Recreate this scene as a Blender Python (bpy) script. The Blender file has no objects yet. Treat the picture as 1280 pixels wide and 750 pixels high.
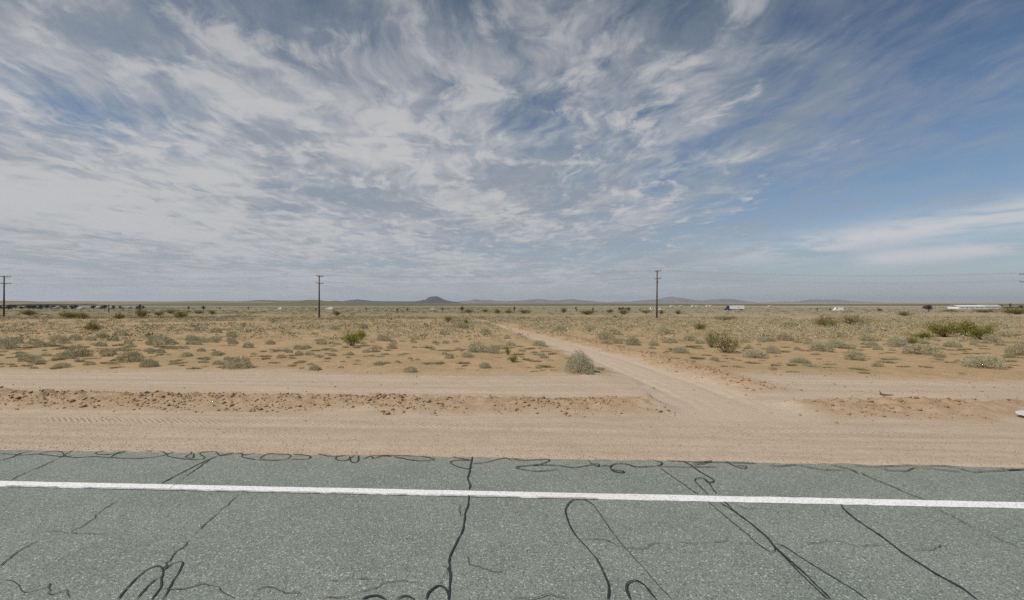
import bpy, math, random
import numpy as np
from mathutils import Vector

SC = bpy.context.scene
COL = SC.collection
R = math.radians
rng = np.random.default_rng(7)
random.seed(7)

# ------------------------------------------------------------------ camera
F = 600.0                 # focal length in photo pixels (photo is 1280 wide)
YH = 378.0                # photo row of the level horizon
CAM_H = 2.5
cam_d = bpy.data.cameras.new('camera')
cam = bpy.data.objects.new('camera', cam_d)
COL.objects.link(cam)
cam_d.sensor_width = 36.0
cam_d.lens = 36.0 * F / 1280.0
cam_d.clip_start = 0.1
cam_d.clip_end = 60000.0
cam.location = (0, 0, CAM_H)
cam.rotation_euler = (R(90) + math.atan((YH - 375.0) / F), 0, 0)
SC.camera = cam

# ------------------------------------------------------------------ node helper
class NT:
    """thin helper for writing node graphs"""
    def __init__(self, tree):
        self.t = tree
        tree.nodes.clear()
    def put(self, inp, v):
        if isinstance(v, bpy.types.NodeSocket):
            self.t.links.new(v, inp)
        elif v is not None:
            try:
                inp.default_value = v
            except Exception:
                if hasattr(v, '__len__') and len(v) == 3:
                    inp.default_value = (*v, 1.0)
                else:
                    inp.default_value = (v, v, v)
    def n(self, typ, ins=None, out=0, **kw):
        nd = self.t.nodes.new(typ)
        for k, v in kw.items():
            setattr(nd, k, v)
        for k, v in (ins or {}).items():
            self.put(nd.inputs[k], v)
        return nd.outputs[out] if len(nd.outputs) else None
    def m(self, op, a, b=None, c=None, clamp=False):
        nd = self.t.nodes.new('ShaderNodeMath')
        nd.operation = op
        nd.use_clamp = clamp
        self.put(nd.inputs[0], a)
        if b is not None: self.put(nd.inputs[1], b)
        if c is not None: self.put(nd.inputs[2], c)
        return nd.outputs[0]
    def vm(self, op, a, b=None):
        nd = self.t.nodes.new('ShaderNodeVectorMath')
        nd.operation = op
        self.put(nd.inputs[0], a)
        if b is not None:
            self.put(nd.inputs[3 if op == 'SCALE' else 1], b)
        return nd.outputs[1 if op in ('DOT_PRODUCT', 'LENGTH') else 0]
    def mix(self, f, a, b, blend='MIX'):
        nd = self.t.nodes.new('ShaderNodeMix')
        nd.data_type = 'RGBA'
        nd.blend_type = blend
        nd.clamp_factor = True
        self.put(nd.inputs[0], f)
        for i, v in ((6, a), (7, b)):
            if not isinstance(v, bpy.types.NodeSocket) and len(v) == 3: v = (*v, 1)
            self.put(nd.inputs[i], v)
        return nd.outputs[2]
    def noise(self, vec, scale, detail=4, rough=.55, dist=0.0, lac=2.0, out='Fac'):
        nd = self.t.nodes.new('ShaderNodeTexNoise')
        if vec is not None: self.put(nd.inputs['Vector'], vec)
        nd.inputs['Scale'].default_value = scale
        nd.inputs['Detail'].default_value = detail
        nd.inputs['Roughness'].default_value = rough
        nd.inputs['Lacunarity'].default_value = lac
        nd.inputs['Distortion'].default_value = dist
        return nd.outputs[out] if len(nd.outputs) else None
    def ss(self, x, lo, hi, a=0.0, b=1.0):
        nd = self.t.nodes.new('ShaderNodeMapRange')
        nd.interpolation_type = 'SMOOTHSTEP'
        self.put(nd.inputs[0], x)
        for i, v in ((1, lo), (2, hi), (3, a), (4, b)):
            self.put(nd.inputs[i], v)
        return nd.outputs[0]
    def lin(self, x, lo, hi, a=0.0, b=1.0):
        nd = self.t.nodes.new('ShaderNodeMapRange')
        self.put(nd.inputs[0], x)
        for i, v in ((1, lo), (2, hi), (3, a), (4, b)):
            self.put(nd.inputs[i], v)
        return nd.outputs[0]
    def xyz(self, x, y, z):
        return self.n('ShaderNodeCombineXYZ', {0: x, 1: y, 2: z})
    def sep(self, v):
        nd = self.t.nodes.new('ShaderNodeSeparateXYZ')
        self.put(nd.inputs[0], v)
        return nd.outputs

# ------------------------------------------------------------------ sky + sun
SUN_EL, SUN_AZ = 48.0, -118.0        # azimuth clockwise from +Y (the view direction)
SUN_DIR = Vector((math.sin(R(SUN_AZ)) * math.cos(R(SUN_EL)), math.cos(R(SUN_AZ)) * math.cos(R(SUN_EL)), math.sin(R(SUN_EL))))
W = bpy.data.worlds.new('World')
SC.world = W
W.use_nodes = True
g = NT(W.node_tree)
SKY_STR = 0.10
HAZE = 5.0e-5
sky = g.n('ShaderNodeTexSky', sky_type='NISHITA', sun_disc=False, sun_elevation=R(SUN_EL), sun_rotation=R(SUN_AZ),
          altitude=800.0, air_density=1.0, dust_density=1.6, ozone_density=1.2)
d = g.n('ShaderNodeTexCoord', out='Generated')
dx, dy, dz = g.sep(d)[:3]
up = g.m('MAXIMUM', dz, 0.0)
zc = g.m('ADD', up, 0.07)
# clouds lie on a high flat layer: project the view direction on it; q runs along the streaks, p across
A0 = R(-7.5)
px_ = g.m('DIVIDE', dx, zc)
py_ = g.m('DIVIDE', dy, zc)
q = g.m('ADD', g.m('MULTIPLY', px_, math.sin(A0)), g.m('MULTIPLY', py_, math.cos(A0)))
p = g.m('SUBTRACT', g.m('MULTIPLY', px_, math.cos(A0)), g.m('MULTIPLY', py_, math.sin(A0)))
P = g.xyz(p, q, 0.0)
# domain warp
wv = g.noise(P, 1.1, 3, out='Color')
wv = g.vm('SCALE', g.vm('SUBTRACT', wv, (.5, .5, .5)), 0.55)
Pw = g.vm('ADD', P, wv)
wx, wy = g.sep(Pw)[:2]
streak = g.noise(g.xyz(g.m('MULTIPLY', wx, 3.2), g.m('MULTIPLY', wy, 0.62), 3.1), 1.0, 8, .60)
fine = g.noise(g.xyz(g.m('MULTIPLY', wx, 15.0), g.m('MULTIPLY', wy, 5.0), 8.0), 1.0, 6, .66)
puff = g.noise(g.xyz(g.m('MULTIPLY', wx, 3.4), g.m('MULTIPLY', wy, 2.2), 11.3), 1.0, 9, .60, .15)
cells = g.noise(g.xyz(g.m('MULTIPLY', wx, 5.4), g.m('MULTIPLY', wy, 3.9), 23.0), 1.0, 7, .58, .2)
lump = g.noise(g.xyz(g.m('MULTIPLY', wx, 1.15), g.m('MULTIPLY', wy, .75), 4.7), 1.0, 3, .5)
big = g.noise(g.xyz(g.m('MULTIPLY', p, .55), g.m('MULTIPLY', q, .40), 5.2), 1.0, 3, .5)
el = g.m('ARCTAN2', dz, g.m('SQRT', g.m('ADD', g.m('MULTIPLY', dx, dx), g.m('MULTIPLY', dy, dy))))
az = g.m('ARCTAN2', dx, dy)                    # 0 ahead, + towards the clear side
# coverage: thick on one side, thinning to clear blue on the other
cov = g.ss(az, R(4), R(49), 0.135, -0.085)
cov = g.m('ADD', cov, g.m('MULTIPLY', g.m('SUBTRACT', big, .5), .42))
# a thinner, bluer patch high up ahead and a gap low on the thick side
def blob(a0, e0, sa, se):
    x_ = g.m('DIVIDE', g.m('SUBTRACT', az, R(a0)), R(sa)); y_ = g.m('DIVIDE', g.m('SUBTRACT', el, R(e0)), R(se))
    return g.m('POWER', 2.718, g.m('MULTIPLY', g.m('ADD', g.m('MULTIPLY', x_, x_), g.m('MULTIPLY', y_, y_)), -1.0))
cov = g.m('SUBTRACT', cov, g.m('MULTIPLY', blob(4, 20, 8, 5), .08))
cov = g.m('SUBTRACT', cov, g.m('MULTIPLY', blob(-22, 11, 7, 2.5), .15))
cov = g.m('SUBTRACT', cov, g.m('MULTIPLY', blob(-40, 16, 9, 3), .12))
cov = g.m('ADD', cov, g.m('MULTIPLY', blob(-14, 16, 13, 6), .09))
cov = g.m('ADD', cov, g.m('MULTIPLY', blob(-44, 8.5, 16, 4), .20))
dens = g.m('ADD', g.m('ADD', g.m('MULTIPLY', streak, .40), g.m('MULTIPLY', puff, .30)), g.m('ADD', g.m('MULTIPLY', fine, .17), g.m('MULTIPLY', cells, .17)))
dens = g.m('ADD', dens, cov)
veil = g.ss(dens, .39, .70)
# brighter, denser heads
hd = g.m('ADD', g.m('ADD', g.m('MULTIPLY', puff, .52), g.m('MULTIPLY', fine, .22)), g.m('MULTIPLY', lump, .30))
head = g.ss(g.m('ADD', hd, g.m('MULTIPLY', cov, .75)), .54, .80)
# small lumpy cloudlets riding in the veil
cl2 = g.m('ADD', g.m('ADD', g.m('MULTIPLY', cells, .62), g.m('MULTIPLY', lump, .30)), g.m('ADD', g.m('MULTIPLY', fine, .12), g.m('MULTIPLY', cov, .55)))
cloudlet = g.ss(cl2, .58, .70)
# thicker parts of the veil go grey underneath
grey = g.ss(g.m('ADD', g.m('MULTIPLY', lump, .5), g.m('MULTIPLY', puff, .5)), .60, .40)
grey = g.m('MULTIPLY', grey, veil)
high = g.ss(el, R(15), R(34))
# long low cloud bank near the horizon on the clear side
bw = g.noise(g.xyz(g.m('MULTIPLY', az, 5.0), g.m('MULTIPLY', el, 30.0), 2.0), 1.0, 7, .62, .3)
bel = g.m('SUBTRACT', el, g.m('ADD', R(5.6), g.m('MULTIPLY', g.m('SUBTRACT', az, R(30)), .10)))
band = g.m('POWER', 2.718, g.m('MULTIPLY', g.m('MULTIPLY', bel, bel), -1 / (R(1.3) ** 2)))
band = g.m('MULTIPLY', band, g.ss(az, R(18), R(33)))
bel2 = g.m('SUBTRACT', el, g.m('ADD', R(4.3), g.m('MULTIPLY', g.m('SUBTRACT', az, R(40)), .05)))
band2 = g.m('MULTIPLY', g.m('POWER', 2.718, g.m('MULTIPLY', g.m('MULTIPLY', bel2, bel2), -1 / (R(.8) ** 2))), g.ss(az, R(33), R(38)))
band = g.m('MAXIMUM', band, g.m('MULTIPLY', band2, .9))
band = g.m('MULTIPLY', band, g.ss(bw, .36, .56))
hz = g.m('POWER', 2.718, g.m('MULTIPLY', el, -1 / R(5.0)))
k = .95 / SKY_STR
blue = g.mix(1.0, sky, (0.69, 0.77, 0.83), "MULTIPLY")
blue = g.mix(high, blue, g.mix(1.0, blue, (.64, .69, .73), 'MULTIPLY'))
vcol = g.mix(high, (k * .335, k * .375, k * .425), (k * .225, k * .265, k * .310))
c = g.mix(g.m('MULTIPLY', veil, .84), blue, vcol)
c = g.mix(g.m('MULTIPLY', grey, .35), c, (k * .255, k * .285, k * .32))
hcol = g.mix(high, (k * .575, k * .575, k * .58), (k * .45, k * .46, k * .475))
c = g.mix(g.m('MULTIPLY', head, .82), c, hcol)
c = g.mix(g.m('MULTIPLY', cloudlet, .80), c, hcol)
c = g.mix(g.m('MULTIPLY', hz, .90), c, (k * .42, k * .455, k * .50))
c = g.mix(g.m('MULTIPLY', band, .95), c, (k * .60, k * .61, k * .635))
bg = g.n('ShaderNodeBackground', {'Color': c, 'Strength': SKY_STR})
g.n('ShaderNodeOutputWorld', {'Surface': bg})

sun_d = bpy.data.lights.new('sun', 'SUN')
sun_d.energy = 4.3
sun_d.angle = R(1.2)
sun_d.color = (1.0, .95, .88)
sun = bpy.data.objects.new('sun', sun_d)
COL.objects.link(sun)
sun.location = (0, 0, 200)
sun.rotation_euler = (-SUN_DIR).to_track_quat('-Z', 'Y').to_euler()

SC.view_settings.view_transform = 'Standard'
SC.view_settings.look = 'None'
SC.view_settings.gamma = 1.0
SC.view_settings.exposure = 0.0
SC.view_settings.use_curve_mapping = False
SC.render.engine = 'CYCLES'
SC.cycles.max_bounces = 4
SC.cycles.volume_bounces = 0
SC.cycles.use_denoising = False
# ------------------------------------------------------------------ object helpers
def link(o, parent=None):
    COL.objects.link(o)
    if parent is not None: o.parent = parent
    return o
def tag(o, label=None, cat=None, group=None, kind=None):
    for k, v in (('label', label), ('category', cat), ('group', group), ('kind', kind)):
        if v: o[k] = v
    return o
def empty(name, loc=(0, 0, 0), rz=0.0):
    o = bpy.data.objects.new(name, None)
    o.location = loc
    o.rotation_euler = (0, 0, rz)
    o.empty_display_size = .2
    return link(o)
def copy_tree(o, parent=None):
    c = o.copy()
    link(c)
    if parent is not None: c.parent = parent
    for ch in o.children: copy_tree(ch, c)
    return c
def np_mesh(name, V, faces, mats, mat_idx=None, smooth=False):
    """V (n,3); faces: list of (m,k) int arrays (k = 3 or 4)"""
    me = bpy.data.meshes.new(name)
    faces = [f for f in faces if len(f)]
    nl = sum(f.size for f in faces); nf = sum(len(f) for f in faces)
    me.vertices.add(len(V)); me.loops.add(nl); me.polygons.add(nf)
    me.vertices.foreach_set('co', np.ascontiguousarray(V, dtype=np.float32).ravel())
    me.loops.foreach_set('vertex_index', np.concatenate([f.ravel() for f in faces]).astype(np.int32))
    tot = np.concatenate([np.full(len(f), f.shape[1]) for f in faces])
    st = np.concatenate([[0], np.cumsum(tot)[:-1]])
    me.polygons.foreach_set('loop_start', st.astype(np.int32))
    me.polygons.foreach_set('loop_total', tot.astype(np.int32))
    if mat_idx is not None: me.polygons.foreach_set('material_index', np.asarray(mat_idx, dtype=np.int32))
    if smooth: me.polygons.foreach_set('use_smooth', np.ones(nf, dtype=bool))
    for m in (mats if isinstance(mats, (list, tuple)) else [mats]): me.materials.append(m)
    me.update(calc_edges=True)
    return me
class MB:
    """collects boxes, tubes, prisms into one mesh"""
    def __init__(self): self.v = []; self.f = []; self.n = 0
    def add(self, V, faces):
        self.v += [tuple(a) for a in V]
        self.f += [tuple(i + self.n for i in f) for f in faces]
        self.n += len(V)
    def box(self, c, s, bev=0.0):
        x, y, z = c; a, b, h = s[0] / 2, s[1] / 2, s[2] / 2
        V = [(x + i * a, y + j * b, z + k * h) for k in (-1, 1) for j in (-1, 1) for i in (-1, 1)]
        self.add(V, [(0, 2, 3, 1), (4, 5, 7, 6), (0, 1, 5, 4), (2, 6, 7, 3), (0, 4, 6, 2), (1, 3, 7, 5)])
    def prism(self, prof, y0, y1, axis='y'):
        """outline in (x,z) extruded along y"""
        n = len(prof)
        if axis == 'y': V = [(a, y0, b) for a, b in prof] + [(a, y1, b) for a, b in prof]
        else: V = [(y0, a, b) for a, b in prof] + [(y1, a, b) for a, b in prof]
        self.add(V, [tuple(range(n)), tuple(range(2 * n - 1, n - 1, -1))] + [(i, n + i, n + (i + 1) % n, (i + 1) % n) for i in range(n)])
    def tube(self, pts, rad, n=8, cap=True):
        pts = [Vector(p_) for p_ in pts]
        rad = rad if isinstance(rad, (list, tuple)) else [rad] * len(pts)
        V = []; up_ = None
        for i, p_ in enumerate(pts):
            t = (pts[min(i + 1, len(pts) - 1)] - pts[max(i - 1, 0)]).normalized()
            if up_ is None: up_ = Vector((0, 0, 1)) if abs(t.z) < .9 else Vector((1, 0, 0))
            a = t.cross(up_).normalized(); b = a.cross(t).normalized(); up_ = b
            for k_ in range(n):
                th = 2 * math.pi * k_ / n
                V.append(p_ + (a * math.cos(th) + b * math.sin(th)) * rad[i])
        fs = [(i * n + k_, i * n + (k_ + 1) % n, (i + 1) * n + (k_ + 1) % n, (i + 1) * n + k_) for i in range(len(pts) - 1) for k_ in range(n)]
        if cap: fs += [tuple(range(n - 1, -1, -1)), tuple(range((len(pts) - 1) * n, len(pts) * n))]
        self.add(V, fs)
    def build(self, name, mat, parent=None, smooth=False, loc=None):
        me = bpy.data.meshes.new(name)
        me.from_pydata(self.v, [], self.f)
        me.materials.append(mat)
        if smooth: me.polygons.foreach_set('use_smooth', [True] * len(me.polygons))
        me.update()
        o = bpy.data.objects.new(name, me)
        if loc: o.location = loc
        return link(o, parent)

# ------------------------------------------------------------------ numpy noise
def _hash(ix, iy, s):
    h = (ix.astype(np.int64) * 374761393 + iy.astype(np.int64) * 668265263 + s * 1442695041) & 0xFFFFFFFF
    h = ((h ^ (h >> 13)) * 1274126177) & 0xFFFFFFFF
    return ((h ^ (h >> 16)) & 0xFFFF) / 65535.0
def vnoise(x, y, s=0):
    x = np.asarray(x, float); y = np.asarray(y, float)
    ix = np.floor(x); iy = np.floor(y)
    fx = x - ix; fy = y - iy
    fx = fx * fx * (3 - 2 * fx); fy = fy * fy * (3 - 2 * fy)
    a = _hash(ix, iy, s); b = _hash(ix + 1, iy, s); c_ = _hash(ix, iy + 1, s); d_ = _hash(ix + 1, iy + 1, s)
    return (a + (b - a) * fx) * (1 - fy) + (c_ + (d_ - c_) * fx) * fy
def fbm(x, y, o=4, s=0):
    r = 0; a = .5; t = 0
    for i in range(o):
        r = r + a * vnoise(x * 2 ** i + 13.7 * i, y * 2 ** i - 7.1 * i, s + i); t += a; a *= .5
    return r / t
def sst(x, a, b):
    t = np.clip((np.asarray(x, float) - a) / (b - a), 0, 1)
    return t * t * (3 - 2 * t)

# ------------------------------------------------------------------ the lie of the land
RA = R(3.02)                                     # the road runs slightly towards the camera on one side
def to_uv(X, Y): return X * math.cos(RA) - Y * math.sin(RA), X * math.sin(RA) + Y * math.cos(RA)
def to_xy(u, v): return u * math.cos(RA) + v * math.sin(RA), -u * math.sin(RA) + v * math.cos(RA)
EDGE_V = 7.68
def base_z(v):
    t = np.maximum(np.asarray(v, float) - 14.0, 0) * .0125
    return -t / (1 + (t / 5.5) ** 6) ** (1 / 6.0)
def ground_px(px, py):
    """photo pixel -> point on the land (before small relief)"""
    dxx = (px - 640.0) / F; dzz = (YH - py) / F
    lo, hi = 1.0, 6000.0
    for _ in range(60):
        mid = (lo + hi) / 2
        X, Y = dxx * mid, mid
        if CAM_H + dzz * mid > float(base_z(to_uv(X, Y)[1])): lo = mid
        else: hi = mid
    return dxx * lo, lo
# dirt track: centre line through measured points, world metres
TRACK = np.array([ground_px(*a) for a in ((948, 548), (925, 520), (890, 500), (846, 480), (806, 465), (766, 450), (735, 440), (703, 430), (668, 420), (642, 412), (618, 405), (600, 400), (588, 397), (560, 392.5), (520, 389.5))])
def track_dist(X, Y):
    """signed distance to the track centre (+ on the far/right side) """
    best = np.full(np.shape(X), 1e9); sg = np.zeros(np.shape(X))
    for i in range(len(TRACK) - 1):
        a = TRACK[i]; b = TRACK[i + 1]; dd = b - a; L2 = dd @ dd
        t = np.clip(((X - a[0]) * dd[0] + (Y - a[1]) * dd[1]) / L2, 0, 1)
        ex = X - a[0] - t * dd[0]; ey = Y - a[1] - t * dd[1]
        dist = np.hypot(ex, ey)
        s_ = dd[1] * (X - a[0]) - dd[0] * (Y - a[1])
        m_ = dist < best
        best = np.where(m_, dist, best); sg = np.where(m_, np.sign(s_), sg)
    return best * sg
def land(X, Y):
    """height and surface masks at world points"""
    X = np.asarray(X, float); Y = np.asarray(Y, float)
    u, v = to_uv(X, Y)
    z = base_z(v)
    near = (np.abs(X) < 80) & (v > 7) & (v < 260)
    td = np.full(np.shape(X), 60.0)
    if near.any(): td[near] = track_dist(X[near], Y[near])
    wob = (fbm(X * .8, Y * .8, 3, 5) - .5)
    tw = 1.25 - .75 * sst(v, 20, 60) + .9 * wob + .5 * (fbm(X * 2.6, Y * 2.6, 2, 6) - .5) + np.where(v < 13, (13 - v) * .10, 0)
    track = (1 - sst(np.abs(td), tw - .5, tw + .5)) * sst(v, 9.6, 10.6)
    # graded bank along the road, open at the mouth of the track
    bk = sst(v, 10.35, 11.95) ** 1.4 * (1 - sst(v, 12.0, 12.4))
    gap = np.clip(sst(np.abs(td + .0), 1.0 + wob * .6, 1.75 + wob * .6), 0, 1)
    bank = bk * gap * (.55 + .9 * fbm(u * .35, v * .3, 2, 21))
    lump = fbm(u * 5.5, v * 5.5, 3, 31) - .5
    z = z + bank * (.15 + .17 * lump)
    bm = (.8 + .2 * sst(v, 10.9, 11.7)) * sst(v, 10.4 + wob, 11.1 + wob) * (1 - sst(v, 12.05, 12.45)) * gap
    # second graded lip behind it and wheel marks along the shoulder
    z = z + .045 * np.exp(-((v - 13.75 - .25 * (fbm(u * .2, v * 0, 2, 9) - .5)) / .22) ** 2) * (1 - track) * fbm(u * .4, v, 2, 40)
    for vv, w_, h_ in ((9.15, .10, .012), (9.5, .14, -.016), (8.55, .12, -.010), (13.2, .18, -.015), (15.2, .2, -.018), (16.3, .22, .022)):
        z = z + h_ * np.exp(-((v - vv - .16 * (fbm(u * .12, v * 0 + vv, 2, 77) - .5)) / w_) ** 2)
    # track: sunk a little, with a windrow of clods on its far side and a low lip on the near side
    z = z - .06 * track * sst(v, 12, 14)
    for o_, w_ in ((-.72, .16), (.72, .16), (-.35, .10), (1.05, .10)):
        z = z - (.028 if w_ > .12 else .014) * np.exp(-((td - o_ - .10 * wob) / w_) ** 2) * track * sst(v, 10.5, 13)
    wr = np.exp(-((td - 2.2 - .7 * wob) / .6) ** 2) * sst(v, 13.0, 15.0) * (1 - sst(v, 70, 120))
    wl = np.exp(-((td + 2.1 + .4 * wob) / .5) ** 2) * sst(v, 14.0, 17.0) * (1 - sst(v, 50, 80))
    z = z + wr * (.11 + .16 * lump) + wl * .05
    scrub = sst(v + 1.6 * (fbm(X * .25, Y * .25, 3, 3) - .5) * 2, 16.2, 18.6) * (1 - track) * (1 - .5 * np.clip(wr, 0, 1))
    z = z + scrub * (.10 * (fbm(X * .5, Y * .5, 4, 14) - .5) + .05 * (fbm(X * 2.2, Y * 2.2, 3, 15) - .5))
    z = z + sst(v, 30, 120) * .55 * (fbm(X * .035, Y * .05, 3, 8) - .5)
    z = z + .012 * (fbm(X * 3, Y * 3, 3, 50) - .5)
    # dips under the road, sand feathering over its edge
    e = .11 * (fbm(u * 1.3, v * .0, 3, 60) - .5) + .07 * (fbm(u * 7.0, v * 4.0, 2, 61) - .5)
    z = z + .022 * (1 - sst(v, 8.0, 9.5))
    z = np.where(v < 8.0, z - .09 * (1 - sst(v + e, 7.42, 7.84)), z)
    return z, track, bm, np.clip(wr, 0, 1), scrub
def ground_z(X, Y):
    return float(land(np.array([X]), np.array([Y]))[0][0])

def grow(start, step, ratio, end):
    out = []; x = start; s_ = step
    while x < end:
        x += s_; s_ *= ratio; out.append(x)
    return out
uf = list(np.arange(-16, 16.01, .07)); ug = grow(16, .075, 1.05, 17000)
U = np.array([-a for a in reversed(ug)] + uf + ug)
Vv = np.array([-4000, -800, -200, -60, -25, -12, -7, -5.2, -5, -2, 2, 5, 6.8, 7.3] + list(np.arange(7.36, 8.3, .04)) + list(np.arange(8.3, 13.0, .05)) + grow(13.0, .05, 1.0115, 140) + grow(141.5, 1.6, 1.07, 18000))
UU, VV = np.meshgrid(U, Vv)
GX, GY = to_xy(UU, VV)
GZ, m_track, m_bank, m_wind, m_scrub = land(GX, GY)
GZ = np.where(VV < -5.1, -.02, GZ)
nu, nv = len(U), len(Vv)
idx = np.arange(nu * nv).reshape(nv, nu)
quads = np.stack([idx[:-1, :-1], idx[:-1, 1:], idx[1:, 1:], idx[1:, :-1]], -1).reshape(-1, 4)

def new_mat(name):
    m = bpy.data.materials.new(name)
    m.use_nodes = True
    return m, NT(m.node_tree)
def out_bsdf(g_, col, rough=.9, bump=None, spec=.25, **kw):
    ins = {'Base Color': col, 'Roughness': rough, 'Specular IOR Level': spec}
    if bump is not None: ins['Normal'] = bump
    ins.update(kw)
    b = g_.n('ShaderNodeBsdfPrincipled', ins)
    g_.n('ShaderNodeOutputMaterial', {'Surface': b})
def attr(g_, name): return g_.n('ShaderNodeAttribute', attribute_name=name, out='Fac')

m_ground, h = new_mat('desert_sand')
pos = h.n('ShaderNodeNewGeometry', out='Position')
X_, Y_, _z = h.sep(pos)[:3]
uu = h.m('SUBTRACT', h.m('MULTIPLY', X_, math.cos(RA)), h.m('MULTIPLY', Y_, math.sin(RA)))
vv_ = h.m('ADD', h.m('MULTIPLY', X_, math.sin(RA)), h.m('MULTIPLY', Y_, math.cos(RA)))
n_big = h.noise(pos, .35, 4, .6)
n_mid = h.noise(pos, 2.2, 5, .62)
n_fine = h.noise(pos, 28, 4, .7)
n_grit = h.noise(pos, 110, 2, .6)
n_lane = h.noise(h.xyz(h.m('MULTIPLY', uu, .12), h.m('MULTIPLY', vv_, 2.6), 0.0), 1.0, 5, .65)   # scraped, driven-over bands along the road
sand = h.mix(h.ss(n_lane, .35, .65), (.410, .322, .240), (.500, .402, .308))
sand = h.mix(h.ss(n_mid, .35, .7, 0, .6), sand, (.440, .335, .236))
sand = h.mix(h.ss(h.noise(h.xyz(h.m('MULTIPLY', uu, .5), h.m('MULTIPLY', vv_, 3.0), 4.0), 1.0, 6, .7), .50, .70, 0, .45), sand, (.365, .272, .185))
soil = h.mix(h.ss(n_big, .36, .62), (.335, .235, .118), (.435, .285, .158))
soil = h.mix(h.ss(n_mid, .42, .66, 0, .8), soil, (.375, .285, .180))
far_l = h.mix(h.ss(h.noise(pos, .02, 4, .6), .35, .65), (.205, .178, .092), (.26, .215, .120))
far_r = h.mix(h.ss(h.noise(pos, .02, 4, .6), .35, .65), (.300, .245, .165), (.350, .285, .195))
far = h.mix(h.ss(h.m('DIVIDE', X_, h.m('MAXIMUM', Y_, 1.0)), -.25, .75), far_l, far_r)
scrub_a = attr(h, 'scrub')
col = h.mix(scrub_a, sand, soil)
col = h.mix(h.ss(vv_, 40, 230), col, far)
# pale bands out on the plain
band_n = h.noise(h.xyz(h.m('MULTIPLY', X_, .0012), h.m('MULTIPLY', Y_, .006), 0.0), 1.0, 3, .5)
col = h.mix(h.m('MULTIPLY', h.ss(band_n, .5, .62), h.ss(vv_, 350, 900)), col, (.36, .30, .215))
col = h.mix(h.m('MULTIPLY', attr(h, 'bank'), h.ss(n_mid, .25, .7, .55, 1.0)), col, (.345, .240, .142))
trk = h.mix(h.ss(vv_, 18, 60), (.475, .380, .288), (.43, .290, .180))
tk = h.m('MULTIPLY', attr(h, 'track'), h.ss(vv_, 20, 70, 1.0, .22))
tk = h.m('MULTIPLY', tk, h.ss(h.noise(pos, 1.3, 5, .65), .25, .50, .55, 1.0))
col = h.mix(tk, col, trk)
col = h.mix(h.m('MULTIPLY', attr(h, 'wind'), h.ss(n_mid, .3, .60, .5, 1.0)), col, (.375, .250, .145))
# litter of dry grass between the shrubs
fuzz = h.m('MULTIPLY', h.m('MULTIPLY', h.ss(n_fine, .46, .62), h.ss(n_mid, .38, .58)), scrub_a)
col = h.mix(h.m('MULTIPLY', fuzz, .85), col, (.180, .150, .068))
# grit: dark and pale grains
col = h.mix(h.ss(n_grit, .60, .72, 0, .40), col, (.16, .115, .075))
col = h.mix(h.ss(n_grit, .40, .28, 0, .35), col, (.56, .47, .37))
col = h.mix(h.ss(n_fine, .3, .7, 0, .22), col, (.26, .19, .125))
hgt = h.m('ADD', h.m('MULTIPLY', n_fine, .6), h.m('MULTIPLY', n_grit, .35))
hgt = h.m('ADD', hgt, h.m('MULTIPLY', n_mid, 1.2))
tread = h.m('SINE', h.m('ADD', h.m('MULTIPLY', uu, 46.0), h.m('MULTIPLY', h.m('ABSOLUTE', h.m('SUBTRACT', vv_, 9.62)), 60.0)))
tmask = h.m('MULTIPLY', h.m('MULTIPLY', h.ss(vv_, 9.30, 9.42), h.ss(vv_, 9.95, 9.82)), h.ss(h.noise(pos, .5, 4, .6), .40, .60))
hgt = h.m('ADD', hgt, h.m('MULTIPLY', h.m('MULTIPLY', tread, tmask), .28))
bmp = h.n('ShaderNodeBump', {'Strength': .8, 'Distance': .035, 'Height': hgt})
out_bsdf(h, col, .95, bmp, .15)

gm = np_mesh('ground', np.stack([GX.ravel(), GY.ravel(), GZ.ravel()], 1), [quads], m_ground, smooth=True)
for nm, arr in (('track', m_track), ('bank', m_bank), ('wind', m_wind), ('scrub', m_scrub)):
    a = gm.attributes.new(nm, 'FLOAT', 'POINT')
    a.data.foreach_set('value', np.clip(arr, 0, 1).astype(np.float32).ravel())
ground = tag(link(bpy.data.objects.new('ground', gm)), kind='structure')

# ------------------------------------------------------------------ road
m_road, h = new_mat('worn_chip_seal')
pos = h.n('ShaderNodeNewGeometry', out='Position')
vor = h.n('ShaderNodeTexVoronoi', {'Vector': pos, 'Scale': 120.0}, out='Color')
vr = h.sep(vor)[0]
vor2 = h.sep(h.n('ShaderNodeTexVoronoi', {'Vector': pos, 'Scale': 75.0}, out='Color'))[1]
vd = h.n('ShaderNodeTexVoronoi', {'Vector': pos, 'Scale': 120.0}, out='Distance')
nb = h.noise(pos, .9, 6, .65); nm_ = h.noise(pos, 5.0, 4, .6)
col = h.mix(h.ss(nb, .35, .65), (.178, .208, .180), (.226, .248, .212))
col = h.mix(h.ss(nm_, .35, .7, 0, .5), col, (.195, .204, .178))
col = h.mix(h.ss(vr, .0, .55, .62, 0), col, (.050, .062, .052))
col = h.mix(h.ss(vr, .70, .98, 0, .75), col, (.30, .33, .29))
col = h.mix(h.ss(vor2, .92, .98, 0, .55), col, (.55, .58, .56))
col = h.mix(h.ss(vor2, .10, .05, 0, .6), col, (.05, .055, .05))
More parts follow.
